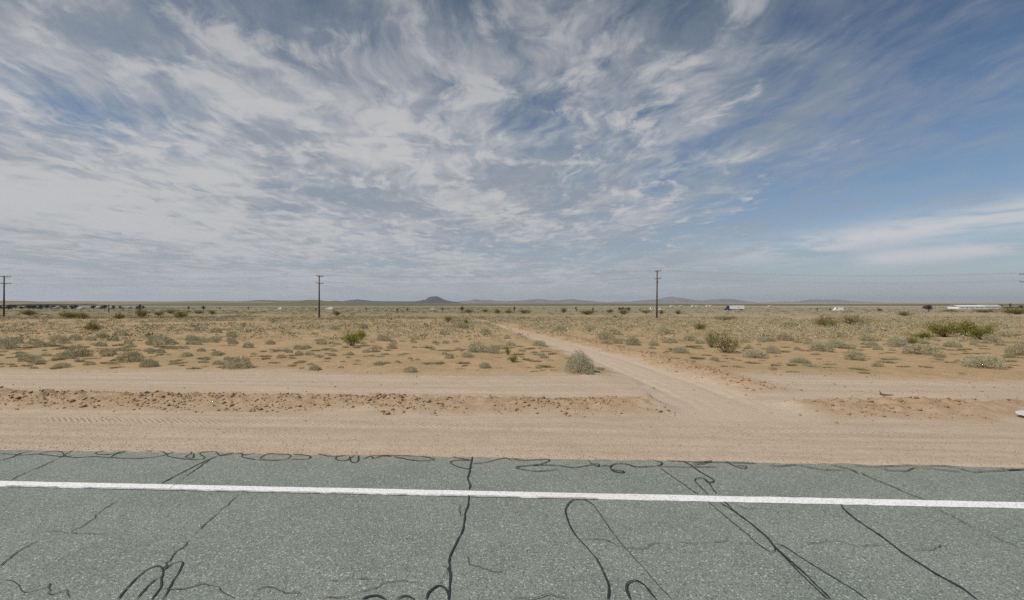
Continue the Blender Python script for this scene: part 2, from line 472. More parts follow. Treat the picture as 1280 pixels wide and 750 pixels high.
# brown dust near the shoulder
X_, Y_, _z = h.sep(pos)[:3]
vv_ = h.m('ADD', h.m('MULTIPLY', X_, math.sin(RA)), h.m('MULTIPLY', Y_, math.cos(RA)))
dust = h.m('MULTIPLY', h.ss(vv_, 7.1, 7.75), h.ss(h.noise(pos, 9.0, 5, .7), .42, .62, .0, .55))
col = h.mix(dust, col, (.33, .265, .195))
hg = h.m('ADD', h.m('MULTIPLY', vd, -.7), h.m('MULTIPLY', vr, .35))
bmp = h.n('ShaderNodeBump', {'Strength': .7, 'Distance': .006, 'Height': hg})
out_bsdf(h, col, .85, bmp, .3)
us = [-4000, -300, -60] + list(range(-24, 25, 2)) + [60, 300, 4000]
vs = [-3.6, 0, 2.4, 5, 6.5, 7.75]
vals = [(to_xy(a, b)) for b in vs for a in us]
Vr = np.array([(x, y, 0.0) for x, y in vals]); ii = np.arange(len(Vr)).reshape(len(vs), len(us))
rq = np.stack([ii[:-1, :-1], ii[:-1, 1:], ii[1:, 1:], ii[1:, :-1]], -1).reshape(-1, 4)
road = tag(link(bpy.data.objects.new('road', np_mesh('road', Vr, [rq], m_road))), kind='structure')

m_paint, h = new_mat('worn_white_paint')
pos = h.n('ShaderNodeNewGeometry', out='Position')
X_ = h.sep(pos)[0]
ch = h.noise(pos, 30, 5, .7); vo = h.sep(h.n('ShaderNodeTexVoronoi', {'Vector': pos, 'Scale': 120.0}, out='Color'))[0]
col = h.mix(h.ss(ch, .3, .7), (.80, .80, .79), (.70, .70, .69))
dirty = h.m('MULTIPLY', h.ss(X_, -.2, .6), h.ss(X_, 2.1, 1.6))
col = h.mix(h.m('MULTIPLY', dirty, .55), col, (.70, .64, .56))
col = h.mix(h.ss(h.m('ADD', h.m('MULTIPLY', ch, .7), h.m('MULTIPLY', vo, .3)),   .57, .66, 0, .8), col, (.22, .235, .225))
out_bsdf(h, col, .7, h.n('ShaderNodeBump', {'Strength': .5, 'Distance': .004, 'Height': vo}), .3)
# painted edge line, ragged on its near edge
LV, LW = 6.245, .19
ua = np.concatenate([[-4000, -200, -40, -20], np.arange(-13, 13.001, .03), [20, 40, 200, 4000]])
rag = np.where(np.abs(ua) < 13.5, 1, 0)
lo = LV - LW / 2 + rag * (.010 * (fbm(ua * 6, ua * 0, 3, 4) - .5) * 2 + .008 * (vnoise(ua * 25, ua * 0, 3) - .5))
hi = LV + LW / 2 + rag * (.008 * (fbm(ua * 4, ua * 0 + 9, 3, 6) - .5) * 2)
lx, ly = to_xy(ua, lo); hx, hy = to_xy(ua, hi)
V_ = np.concatenate([np.stack([lx, ly, np.full_like(lx, .004)], 1), np.stack([hx, hy, np.full_like(lx, .004)], 1)])
n_ = len(ua); k_ = np.arange(n_ - 1)
tag(link(bpy.data.objects.new('edge_line', np_mesh('edge_line', V_, [np.stack([k_, k_ + 1, k_ + 1 + n_, k_ + n_], 1)], m_paint)), road), kind='structure')

# tar crack seal and bare cracks, laid along measured runs (photo pixels / 3.75 on the lower strip)
m_tar, h = new_mat('tar_seal')
pos = h.n('ShaderNodeNewGeometry', out='Position')
tn = h.noise(pos, 40, 4, .6)
out_bsdf(h, h.mix(tn, (.012, .016, .014), (.034, .040, .036)), h.ss(tn, .3, .7, .45, .7), None, .4)
m_crack, h = new_mat('open_crack')
pos = h.n('ShaderNodeNewGeometry', out='Position')
out_bsdf(h, h.mix(h.noise(pos, 30, 4, .6), (.035, .036, .030), (.11, .095, .065)), .9)
RUNS = [
 # x0, kind, width, points
 (0, 'c', .009, [(50,190),(120,155),(200,120),(270,90),(310,65),(350,47)]),
 (0, 's', .014, [(0,97),(60,80),(100,62),(160,48)]),
 (0, 's', .013, [(0,64),(60,66),(100,70),(190,64),(240,52),(290,54),(310,75),(360,82),(430,77),(500,81),(640,86),(750,76),(830,54),(900,58),(870,80),(905,85),(910,62)]),
 (0, 's', .012, [(545,52),(490,50),(450,60),(480,68),(560,62),(600,52)]),
 (0, 's', .012, [(180,66),(240,72),(300,78),(350,72)]),
 (0, 's', .012, [(520,80),(570,55),(640,50),(760,54),(800,78),(900,92),(960,85),(940,60),(1010,55),(1040,72),(1130,62),(1140,80),(1200,92)]),
 (0, 's', .012, [(1020,75),(1110,58),(1150,70),(1200,60)]),
 (0, 's', .013, [(760,203),(830,165),(900,130),(960,100),(1020,75)]),
 (0, 'c', .010, [(795,230),(840,195),(900,150),(960,110),(1000,85)]),
 (0, 's', .012, [(548,287),(520,305),(485,327)]),
 (0, 'c', .008, [(485,327),(445,362),(410,390),(370,412),(340,432)]),
 (0, 's', .012, [(180,472),(100,515),(40,562),(0,597)]),
 (0, 'c', .011, [(1125,252),(1060,310),(950,405),(900,465),(820,540),(785,585),(765,610)]),
 (0, 's', .018, [(555,752),(620,670),(690,610),(745,588),(768,605),(760,650),(755,690),(710,752)]),
 (0, 's', .016, [(765,618),(800,585),(855,570),(850,600),(800,690),(765,752)]),
 (0, 's', .016, [(640,748),(700,680),(755,640)]),
 (0, 'c', .008, [(0,655),(50,660),(100,690),(130,715),(220,690),(240,672),(230,700),(260,722),(310,705),(330,742)]),
 (0, 'c', .010, [(765,695),(820,695),(880,690),(960,676),(1020,690),(1060,720),(1110,745)]),
 (0, 'c', .006, [(200,430),(260,425),(330,436),(420,438),(480,440)]),
 (320, 's', .012, [(0,92),(100,95),(150,88),(160,70),(100,66),(50,66),(20,88)]),
 (320, 's', .012, [(160,92),(240,90),(250,74),(170,66)]),
 (320, 's', .012, [(290,66),(360,78),(430,70)]),
 (320, 's', .012, [(385,75),(375,90),(420,97),(465,72)]),
 (320, 's', .013, [(440,75),(442,95),(460,107),(480,98),(482,72)]),
 (320, 's', .012, [(500,92),(540,75),(550,88),(590,76),(640,78)]),
 (320, 's', .012, [(540,74),(620,72),(780,78),(835,92),(760,98),(660,82),(650,76)]),
 (320, 's', .016, [(1015,80),(1005,120),(1000,155),(992,185),(1003,210),(1000,233)]),
 (320, 's', .019, [(998,258),(992,310),(980,350),(970,420),(935,490),(910,545),(905,590),(912,640),(908,690),(898,752)]),
 (320, 's', .012, [(920,80),(960,87),(1010,94)]),
 (320, 's', .013, [(1008,96),(940,96),(910,107),(950,128),(1000,135),(1005,120)]),
 (320, 's', .012, [(1010,112),(1080,105),(1160,86),(1200,94)]),
 (320, 's', .030, [(498,750),(530,735),(570,732),(612,748)]),
 (320, 's', .026, [(655,750),(700,732),(745,750)]),
 (320, 's', .024, [(800,750),(810,715),(855,683),(890,700),(905,738)]),
 (320, 'c', .007, [(905,590),(885,640),(865,680)]),
 (320, 'c', .010, [(0,705),(50,685),(120,710),(180,720),(215,710)]),
 (320, 'c', .008, [(280,742),(430,735),(480,715),(560,695),(610,665),(700,660),(800,665)]),
 (320, 'c', .006, [(330,660),(450,652),(560,650)]),
 (320, 'c', .006, [(960,300),(950,330),(960,360)]),
 (320, 'c', .006, [(985,540),(1000,580),(1060,600),(1120,620),(1160,600)]),
 (640, 's', .013, [(0,88),(60,97),(150,92),(175,97),(130,115),(20,128),(80,145),(150,147),(215,137)]),
 (640, 's', .013, [(20,128),(100,120),(200,120),(290,130),(370,118),(400,126),(405,115),(370,112),(355,97)]),
 (640, 's', .014, [(410,125),(450,122),(470,145),(510,155),(520,148),(470,140),(460,125),(490,112),(540,115),(580,127),(680,122),(700,107),(660,97)]),
 (640, 's', .012, [(680,122),(770,128),(960,128)]),
 (640, 's', .013, [(720,97),(800,101),(860,103),(1000,107),(1150,112)]),
 (640, 's', .012, [(850,120),(920,106),(930,99),(850,110)]),
 (640, 's', .013, [(1000,102),(1040,122),(1085,135),(1095,125),(1040,119)]),
 (640, 's', .009, [(690,130),(760,180),(870,257)]),
 (640, 's', .012, [(915,290),(1010,370),(1100,445),(1150,490),(1200,522),(1225,525),(1228,505),(1205,468)]),
 (640, 's', .014, [(800,99),(845,125),(880,150),(930,180),(942,195),(920,200),(895,185)]),
 (640, 's', .014, [(915,257),(880,220),(855,190),(870,180),(905,185),(935,225),(955,254)]),
 (640, 's', .021, [(995,290),(1040,335),(1110,390),(1170,440),(1200,470),(1215,490),(1280,550),(1370,630),(1430,690),(1490,748)]),
 (640, 's', .014, [(970,294),(1050,345),(1150,420),(1205,468),(1225,505),(1290,570),(1400,680),(1475,748)]),
 (640, 's', .013, [(1215,487),(1260,495),(1340,545),(1450,615),(1540,670),(1665,750)]),
 (640, 's', .017, [(450,752),(450,690),(435,640),(400,570),(350,510),(290,440),(258,380),(250,330),(268,295),(300,280),(345,285),(385,310)]),
 (640, 's', .011, [(385,311),(430,380),(480,450),(530,510),(600,590),(680,680),(748,750)]),
 (640, 's', .022, [(550,752),(535,700),(545,672),(575,660),(615,680),(650,720),(672,750)]),
 (640, 'c', .008, [(320,470),(380,465),(440,475),(500,500),(560,510),(620,510),(650,490),(720,480)]),
 (640, 'c', .007, [(780,480),(880,485),(960,480),(1010,470)]),
 (640, 'c', .006, [(1060,490),(1120,478)]),
 (640, 'c', .009, [(0,740),(60,745),(130,740),(160,722),(200,735),(260,745)]),
 (640, 'c', .007, [(1040,305),(1090,322),(1150,322)]),
 (960, 's', .023, [(338,303),(360,335),(430,390),(520,450),(600,510),(680,565),(800,640),(890,690),(975,752)]),
 (960, 's', .012, [(430,155),(480,180),(590,225),(670,260),(740,283)]),
 (960, 'c', .007, [(770,316),(880,370),(980,420),(1080,465),(1180,515)]),
 (960, 'c', .008, [(160,490),(220,485),(290,472),(350,480),(400,500),(450,500),(520,490)]),
 (960, 'c', .007, [(680,525),(760,510),(820,490)]),
 (960, 's', .012, [(0,122),(60,124),(140,116)]),
 (960, 's', .012, [(140,120),(250,140),(360,145)]),
 (960, 's', .013, [(290,118),(380,140),(420,160)]),
 (960, 's', .012, [(520,135),(580,147),(650,147),(700,132),(900,152)]),
 (960, 's', .013, [(400,122),(500,127),(640,121),(760,123),(860,127),(950,150),(1050,148),(1230,140)]),
 (960, 's', .014, [(1080,132),(1120,142),(1230,138)]),
]
lw_a = np.arange(-7.2, 1.3, .8)
LINE_EDGE = [tuple(to_xy(a, LV - LW / 2 - .006)) for a in lw_a]
def road_px(px, py):
    D = CAM_H * F / (py - YH)
    return (px - 640) / F * D, D
def spline(pts, step=.03):
    P_ = [np.array(pts[0]) * 2 - np.array(pts[1])] + [np.array(a) for a in pts] + [np.array(pts[-1]) * 2 - np.array(pts[-2])]
    out = []
    for i in range(1, len(P_) - 2):
        L = np.linalg.norm(P_[i + 1] - P_[i]); n = max(3, int(L / step))
        for t in np.arange(n) / n:
            a, b, c_, d_ = P_[i - 1], P_[i], P_[i + 1], P_[i + 2]
            out.append(.5 * (2 * b + (c_ - a) * t + (2 * a - 5 * b + 4 * c_ - d_) * t * t + (3 * b - a - 3 * c_ + d_) * t ** 3))
    out.append(P_[-2])
    return np.array(out)
RUNS.append((None, 'c', .014, LINE_EDGE))        # bare ragged strip along the near edge of the paint
for i, (x0, kd, wd, pts) in enumerate(RUNS):
    W_ = spline(pts if x0 is None else [road_px(x0 + a / 3.75, 550 + b / 3.75) for a, b in pts])
    s_ = np.concatenate([[0], np.cumsum(np.hypot(*np.diff(W_, axis=0).T))])
    t_ = np.gradient(W_, axis=0); t_ /= np.maximum(np.linalg.norm(t_, axis=1), 1e-9)[:, None]
    nr = np.stack([-t_[:, 1], t_[:, 0]], 1)
    jit = .006 if x0 is None else (.018 if kd == 'c' else .008)
    W_ = W_ + nr * ((fbm(s_ * 9, s_ * 0 + i, 3, 100 + i) - .5) * 2 * jit + (.022 * (vnoise(s_ * 22, s_ * 0 + i, 150 + i) - .5) if kd == 'c' and x0 is not None else 0))[:, None]
    wd = wd * float(np.interp(W_[:, 1].mean(), (4.4, 5.5, 7.4), (.85, .95, 1.6))) * (.80 if kd == 'c' else 1)
    hw = wd / 2 * (.5 + .9 * fbm(s_ * 11, s_ * 0 + i, 3, 200 + i))
    if kd == 'c': hw = hw * sst(fbm(s_ * 5, s_ * 0 + i, 2, 300 + i), .20, .40) + .0018
    hw = hw * np.clip(np.minimum(np.arange(len(hw)), np.arange(len(hw))[::-1]) / 2.0 + .25, 0, 1)
    z_ = .0062 + i * .00018 + .0001 * s_ / max(s_[-1], .01)
    V_ = np.concatenate([np.c_[W_ - nr * hw[:, None], z_], np.c_[W_ + nr * hw[:, None], z_]])
    n_ = len(W_); k_ = np.arange(n_ - 1)
    o = bpy.data.objects.new('tar_seal' if kd == 's' else 'crack', np_mesh('seal', V_, [np.stack([k_, k_ + n_, k_ + 1 + n_, k_ + 1], 1)], m_tar if kd == 's' else m_crack))
    tag(link(o, road), kind='structure')
# ------------------------------------------------------------------ hills and mountains on the horizon
def hill_mat(name, a, b, c_):
    m, h = new_mat(name)
    pos = h.n('ShaderNodeNewGeometry', out='Position')
    n1 = h.noise(pos, .004, 6, .6); n2 = h.noise(pos, .03, 4, .65)
    col = h.mix(h.ss(n1, .35, .65), a, b)
    col = h.mix(h.ss(n2, .45, .7, 0, .6), col, c_)
    out_bsdf(h, col, .95, None, .1)
    return m
hm_green = hill_mat('scrubby_hill', (.115, .112, .070), (.150, .138, .090), (.075, .078, .050))
hm_brown = hill_mat('bare_brown_hill', (.20, .165, .120), (.24, .195, .145), (.12, .105, .080))
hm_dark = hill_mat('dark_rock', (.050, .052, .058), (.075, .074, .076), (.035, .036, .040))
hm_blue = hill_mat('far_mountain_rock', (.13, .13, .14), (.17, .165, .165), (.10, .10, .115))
def ridge(name, D, depth, prof, mat, seed, rough=.12, flat=0.0):
    """a range at distance D whose skyline follows prof (photo pixels); real depth and foothills"""
    prof = [(a, b - (.8 if D < 2000 and mat is not hm_green or D == 1900 else 0) * (b < 378)) for a, b in prof]
    xs = np.array([a for a, _ in prof], float); ys = np.array([b for _, b in prof], float)
    n = max(40, int((xs[-1] - xs[0]) * 1.6)); px = np.linspace(xs[0], xs[-1], n)
    top = np.interp(px, xs, ys)
    kk = np.ones(5) / 5; top = np.convolve(np.pad(top, 2, 'edge'), kk, 'valid')
    X = (px - 640) / F * D
    H = CAM_H + (YH - top) / F * D + 7.0
    m = 33
    t = np.linspace(-1, 1, m)
    XX, T = np.meshgrid(X, t); HH = np.broadcast_to(H, XX.shape)
    env = np.cos(T * math.pi / 2) ** (1.3 - .5 * flat)
    sc = depth * .35
    nz = fbm(XX / sc, T * depth / sc + seed * 3.1, 5, seed)
    gul = np.abs(fbm(XX / sc * 2.2, T * .8 + seed, 4, seed + 50) - .5) * 2
    Z = HH * env * (1 - rough * 1.5 * (1 - env) * gul + rough * (nz - .5)) - 7.2
    ed = np.minimum(sst(np.arange(n), 0, 5), sst(np.arange(n)[::-1], 0, 5))
    Z = Z * ed[None, :] - 7.2 * (1 - ed[None, :])
    YY = D + T * depth + (nz - .5) * depth * .3
    ii = np.arange(n * m).reshape(m, n)
    fq = np.stack([ii[:-1, :-1], ii[:-1, 1:], ii[1:, 1:], ii[1:, :-1]], -1).reshape(-1, 4)
    return tag(link(bpy.data.objects.new(name, np_mesh(name, np.stack([XX.ravel(), YY.ravel(), Z.ravel()], 1), [fq], mat, smooth=True))), kind='structure')
ridge('hills', 1150, 260, [(-160,377.2),(-60,376.4),(0,376.6),(16,376.8),(22,378),(34,379.2),(60,379.6)], hm_brown, 3)
ridge('hills', 1320, 260, [(10,379.4),(40,379.0),(60,378.0),(72,378.0),(86,379.2),(110,379.6)], hm_brown, 4)
ridge('hills', 1600, 320, [(76,379.4),(86,377.4),(96,377.0),(130,377.4),(165,377.2),(200,377.6),(235,377.2),(262,376.6),(290,377.2),(320,377.6),(360,378.2)], hm_brown, 5, .05, 1)
ridge('hills', 1350, 330, [(170,381.4),(215,379.4),(260,378.6),(330,378.4),(420,378.6),(520,379.0),(640,379.2),(760,379.2),(860,379.4),(980,379.6),(1120,379.6),(1300,379.8),(1500,380.4)], hm_green, 6, .06, 1)
ridge('hills', 1900, 300, [(296,378.4),(316,376.6),(334,375.6),(350,376.4),(366,376.6),(378,376.4),(392,375.4),(402,376.6),(424,377.4),(470,378.0),(560,378.6)], hm_green, 8, .10)
ridge('hills', 6400, 420, [(406,378.2),(414,376.2),(420,375.7),(426,376.6),(432,376.2),(440,374.8),(447,374.1),(454,375.0),(462,376.0),(480,376.5),(500,376.6),(520,376.8),(532,378.4)], hm_dark, 9)
ridge('butte', 5600, 170, [(508,378.2),(520,376.4),(526,375.6),(530,374.4),(533,374.6),(535,371.8),(538,370.7),(546,370.5),(549,371.2),(554,373.8),(559,375.6),(566,376.8),(576,378.2)], hm_dark, 10, .10, .6)
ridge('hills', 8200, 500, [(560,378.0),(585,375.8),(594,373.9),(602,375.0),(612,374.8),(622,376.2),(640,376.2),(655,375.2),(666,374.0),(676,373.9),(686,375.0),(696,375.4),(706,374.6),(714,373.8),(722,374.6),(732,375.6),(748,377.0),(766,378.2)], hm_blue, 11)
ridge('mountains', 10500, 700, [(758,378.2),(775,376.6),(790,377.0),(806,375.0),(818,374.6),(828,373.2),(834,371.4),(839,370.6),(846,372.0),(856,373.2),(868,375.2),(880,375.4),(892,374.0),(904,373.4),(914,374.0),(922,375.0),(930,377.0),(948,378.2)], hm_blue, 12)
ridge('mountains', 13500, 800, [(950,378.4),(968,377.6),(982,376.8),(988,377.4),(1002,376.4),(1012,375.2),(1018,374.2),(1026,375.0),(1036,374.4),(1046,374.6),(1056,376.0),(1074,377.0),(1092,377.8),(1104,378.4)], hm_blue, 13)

# far highway: a pale strip of asphalt on a low fill
m_far_road, h = new_mat('far_asphalt')
pos = h.n('ShaderNodeNewGeometry', out='Position')
out_bsdf(h, h.mix(h.noise(pos, .3, 4), (.17, .165, .15), (.24, .225, .20)), .9)
HWY_Y = 428.0
xs = np.linspace(-1500, 1500, 301)
ya = HWY_Y + xs * -.03
rows = []
for off, hh in ((-9, -.3), (-5.5, .42), (5.5, .42), (9, -.3)):
    zz = base_z(to_uv(xs, ya + 0)[1]) + hh
    rows.append(np.stack([xs, ya + off, zz], 1))
V_ = np.concatenate(rows); ii = np.arange(len(V_)).reshape(4, len(xs))
tag(link(bpy.data.objects.new('highway', np_mesh('highway', V_, [np.stack([ii[:-1, :-1], ii[:-1, 1:], ii[1:, 1:], ii[1:, :-1]], -1).reshape(-1, 4)], m_far_road))), kind='structure')

# ------------------------------------------------------------------ plants
def leaf_mat(name, a, b, c_, dry, dry_amt=.3, rough=.8):
    m, h = new_mat(name)
    pos = h.n('ShaderNodeNewGeometry', out='Position')
    rnd = h.n('ShaderNodeObjectInfo', out='Random')
    n1 = h.noise(pos, 7.0, 3, .6); n2 = h.noise(pos, 45.0, 2, .6)
    col = h.mix(rnd, a, b)
    col = h.mix(h.ss(n1, .38, .62), col, c_)
    col = h.mix(h.ss(n2, .52, .68, 0, dry_amt * 2), col, dry)
    b_ = h.n('ShaderNodeBsdfPrincipled', {'Base Color': col, 'Roughness': rough, 'Specular IOR Level': .15})
    tr = h.n('ShaderNodeBsdfTranslucent', {'Color': col})
    mx = h.n('ShaderNodeMixShader', {0: .22, 1: b_, 2: tr})
    h.n('ShaderNodeOutputMaterial', {'Surface': mx})
    return m
lm_sage = leaf_mat('saltbush_leaf', (.445, .425, .310), (.330, .285, .165), (.345, .335, .225), (.43, .33, .180), .30)
lm_creo = leaf_mat('creosote_leaf', (.118, .128, .018), (.145, .135, .024), (.200, .182, .030), (.22, .180, .055), .22)
lm_olive = leaf_mat('olive_brush_leaf', (.250, .225, .085), (.280, .240, .105), (.205, .190, .080), (.34, .27, .150), .30)
lm_dry = leaf_mat('dry_grass_blade', (.270, .220, .125), (.225, .185, .098), (.205, .175, .095), (.13, .12, .062), .30)
lm_green = leaf_mat('grass_green_tuft', (.185, .175, .070), (.215, .190, .085), (.160, .160, .065), (.28, .22, .12), .40)
m_twig, h = new_mat('grey_brown_twig')
pos = h.n('ShaderNodeNewGeometry', out='Position')
out_bsdf(h, h.mix(h.noise(pos, 20, 3), (.085, .062, .040), (.19, .15, .105)), .9)

def leaves(c_, dirs, L, wdt, r):
    """one thin four-cornered leaf per row"""
    n = len(c_)
    dirs = dirs / np.linalg.norm(dirs, axis=1)[:, None]
    s_ = np.cross(dirs, r.normal(size=(n, 3))); s_ /= np.maximum(np.linalg.norm(s_, axis=1), 1e-6)[:, None]
    L = np.asarray(L).reshape(-1, 1); wdt = np.asarray(wdt).reshape(-1, 1)
    a = c_; b = c_ + dirs * L * .5 + s_ * wdt * .5; t = c_ + dirs * L; d_ = c_ + dirs * L * .5 - s_ * wdt * .5
    V = np.stack([a, b, t, d_], 1).reshape(-1, 3)
    return V, np.arange(4 * n).reshape(n, 4)
def stems_strips(tips, r, wdt=.012, base=.06):
    """thin three-sided tapered stems from the root to the tips (curving up)"""
    V = []; Fc = []; k_ = 0
    for t in tips:
        b = np.array([r.normal() * base * .5, r.normal() * base * .5, -.02])
        mid = b * .5 + t * .5 + np.array([t[0] * .12, t[1] * .12, -abs(t[2]) * .10]) + r.normal(size=3) * .02
        pts = [b, mid, t]
        for i, p_ in enumerate(pts):
            w_ = wdt * (1 - .4 * i)
            for a in range(3):
                th = a * 2.094 + .5
                V.append(p_ + np.array([math.cos(th) * w_, math.sin(th) * w_, 0]))
        for i in range(2):
            for a in range(3):
                Fc.append((k_ + i * 3 + a, k_ + i * 3 + (a + 1) % 3, k_ + i * 3 + 3 + (a + 1) % 3, k_ + i * 3 + 3 + a))
        k_ += 9
    return np.array(V), np.array(Fc)
def dome_pts(n, r, lump=.25, lobes=6, squash=1.0, inner=.45):
    """points in an uneven dome of radius 1 and height 1"""
    d_ = r.normal(size=(n, 3)); d_[:, 2] = np.abs(d_[:, 2]); d_ /= np.linalg.norm(d_, axis=1)[:, None]
    lob = r.normal(size=(lobes, 3)); lob[:, 2] = np.abs(lob[:, 2]); lob /= np.linalg.norm(lob, axis=1)[:, None]
    k = np.exp(6 * (d_ @ lob.T - 1)).max(1)
    rad = (1 - lump + 1.3 * lump * k) * (inner + (1 - inner) * r.random(n) ** .5)
    return d_ * rad[:, None], d_
def make_sage(seed, n=1500, lump=.30, fine=1.0):
    r = np.random.default_rng(seed)
    P_, d_ = dome_pts(n, r, lump, 7)
    P_ = P_ * np.array([.5, .5, .52]); P_[:, 2] += .02
    dirs = d_ + np.array([0, 0, .55]) + r.normal(size=(n, 3)) * (.45 if fine == 1 else .8)
    V, Fc = leaves(P_, dirs, r.uniform(.05, .11, n) * fine, r.uniform(.010, .022, n) * fine, r)
    tips, _ = dome_pts(34, r, .3, 7, 1, .8); tips = tips * np.array([.47, .47, .50])
    return (V, Fc), stems_strips(tips, r, .008)
def make_creosote(seed, nb=26, per=70, sparse=False):
    r = np.random.default_rng(seed)
    tips = []; Vs = []; Fs = []; k_ = 0
    for i in range(nb):
        az_ = r.uniform(0, 6.283); lean = r.uniform(.05, .95) ** .8 * 1.0
        L = r.uniform(.62, 1.05) * (1 - .28 * lean)
        t = np.array([math.cos(az_) * math.sin(lean), math.sin(az_) * math.sin(lean), math.cos(lean)]) * L
        t[:2] *= .95
        tips.append(t)
        n = per
        tt = r.uniform(.32, 1.06, n) ** .75
        c_ = t[None, :] * tt[:, None] + r.normal(size=(n, 3)) * (.035 + .075 * tt[:, None])
        c_[:, 2] = np.maximum(c_[:, 2], .03)
        dirs = t[None, :] / L + r.normal(size=(n, 3)) * .7
        V, Fc = leaves(c_, dirs, r.uniform(.035, .08, n) * (1.0 if sparse else 1.25), r.uniform(.016, .034, n), r)
        Vs.append(V); Fs.append(Fc + k_); k_ += len(V)
    return (np.concatenate(Vs), np.concatenate(Fs)), stems_strips(tips, r, .013)
def make_tuft(seed, n=260, up_=.8):
    r = np.random.default_rng(seed)
    a = r.uniform(0, 6.283, n); rr = r.random(n) ** .6 * .45
    c_ = np.stack([np.cos(a) * rr, np.sin(a) * rr * .8, np.zeros(n)], 1)
    dirs = np.stack([np.cos(a) * (.5 + rr), np.sin(a) * (.5 + rr), np.full(n, up_)], 1) + r.normal(size=(n, 3)) * .35
    dirs[:, 2] = np.abs(dirs[:, 2]) + .08
    return leaves(c_, dirs, r.uniform(.16, .48, n), r.uniform(.012, .03, n), r)
SAGE = [make_sage(100 + i) for i in range(3)] + [make_sage(103, 5200, .14, .62)] + [make_sage(104 + i) for i in range(2)]
CREO = [make_creosote(200 + i) for i in range(5)]
SPARSE = [make_creosote(230 + i, 30, 48, True) for i in range(2)]
TUFT = [make_tuft(300 + i) for i in range(6)]
def two_meshes(nm, parts, lm):
    (fv, ff), (sv, sf) = parts
    return np_mesh(nm + '_foliage', fv, [ff], lm), np_mesh(nm + '_stems', sv, [sf], m_twig)
def one_mesh(nm, parts, lm):
    (fv, ff), (sv, sf) = parts
    return np_mesh(nm, np.concatenate([fv, sv]), [np.concatenate([ff, sf + len(fv)])], [lm, m_twig], np.r_[np.zeros(len(ff)), np.ones(len(sf))])
lm_bright = leaf_mat('bright_creosote_leaf', (.165, .190, .022), (.200, .195, .028), (.260, .245, .034), (.28, .230, .060), .2)
BRIT2 = [two_meshes('creosote', s, lm_bright) for s in CREO]
SAGE2 = [two_meshes('saltbush', s, lm_sage) for s in SAGE]
CREO2 = [two_meshes('creosote', s, lm_creo) for s in CREO]
OLIV2 = [two_meshes('brush', s, lm_olive) for s in SPARSE + CREO[:3]]
SAGE1 = [one_mesh('saltbush', s, lm_sage) for s in SAGE]
CREO1 = [one_mesh('creosote', s, lm_creo) for s in CREO]
OLIV1 = [one_mesh('brush', s, lm_olive) for s in SPARSE + CREO[:3]]
TUFT1 = [np_mesh('tuft', v_, [f_], lm_dry) for v_, f_ in TUFT[:3]] + [np_mesh('tuft', v_, [f_], lm_green) for v_, f_ in TUFT[3:]]

taken = []          # (x, y, radius) of plants already placed
def place_plant(kind, name, cat, px, py, w, hh, label, i, group=None, parts=True, rz=None):
    X, Y = ground_px(px, py)
    sc = Y / F
    Wm, Hm = w * sc, hh * sc
    z = ground_z(X, Y) - .02
    rz = random.uniform(0, 6.28) if rz is None else rz
    lib2, lib1 = {'sage': (SAGE2, SAGE1), 'creo': (CREO2, CREO1), 'oliv': (OLIV2, OLIV1)}[kind]
    if 'bright green' in label and kind == 'creo': lib2 = BRIT2; parts = True
    nat_w = 1.06 if kind == 'sage' else 1.35
    nat_h = .60 if kind == 'sage' else 1.05
    s3 = (Wm / nat_w, Wm / nat_w, Hm / nat_h)
    i = i % len(lib2)
    if parts:
        o = empty(name, (X, Y, z), rz)
        for nm, me in zip(('foliage', 'stem'), lib2[i]): link(bpy.data.objects.new(nm, me), o)
    else:
        o = bpy.data.objects.new(name, lib1[i]); o.location = (X, Y, z); o.rotation_euler = (0, 0, rz); link(o)
    o.scale = s3
    tag(o, label, cat, group)
    taken.append((X, Y, Wm * .5))
    return o
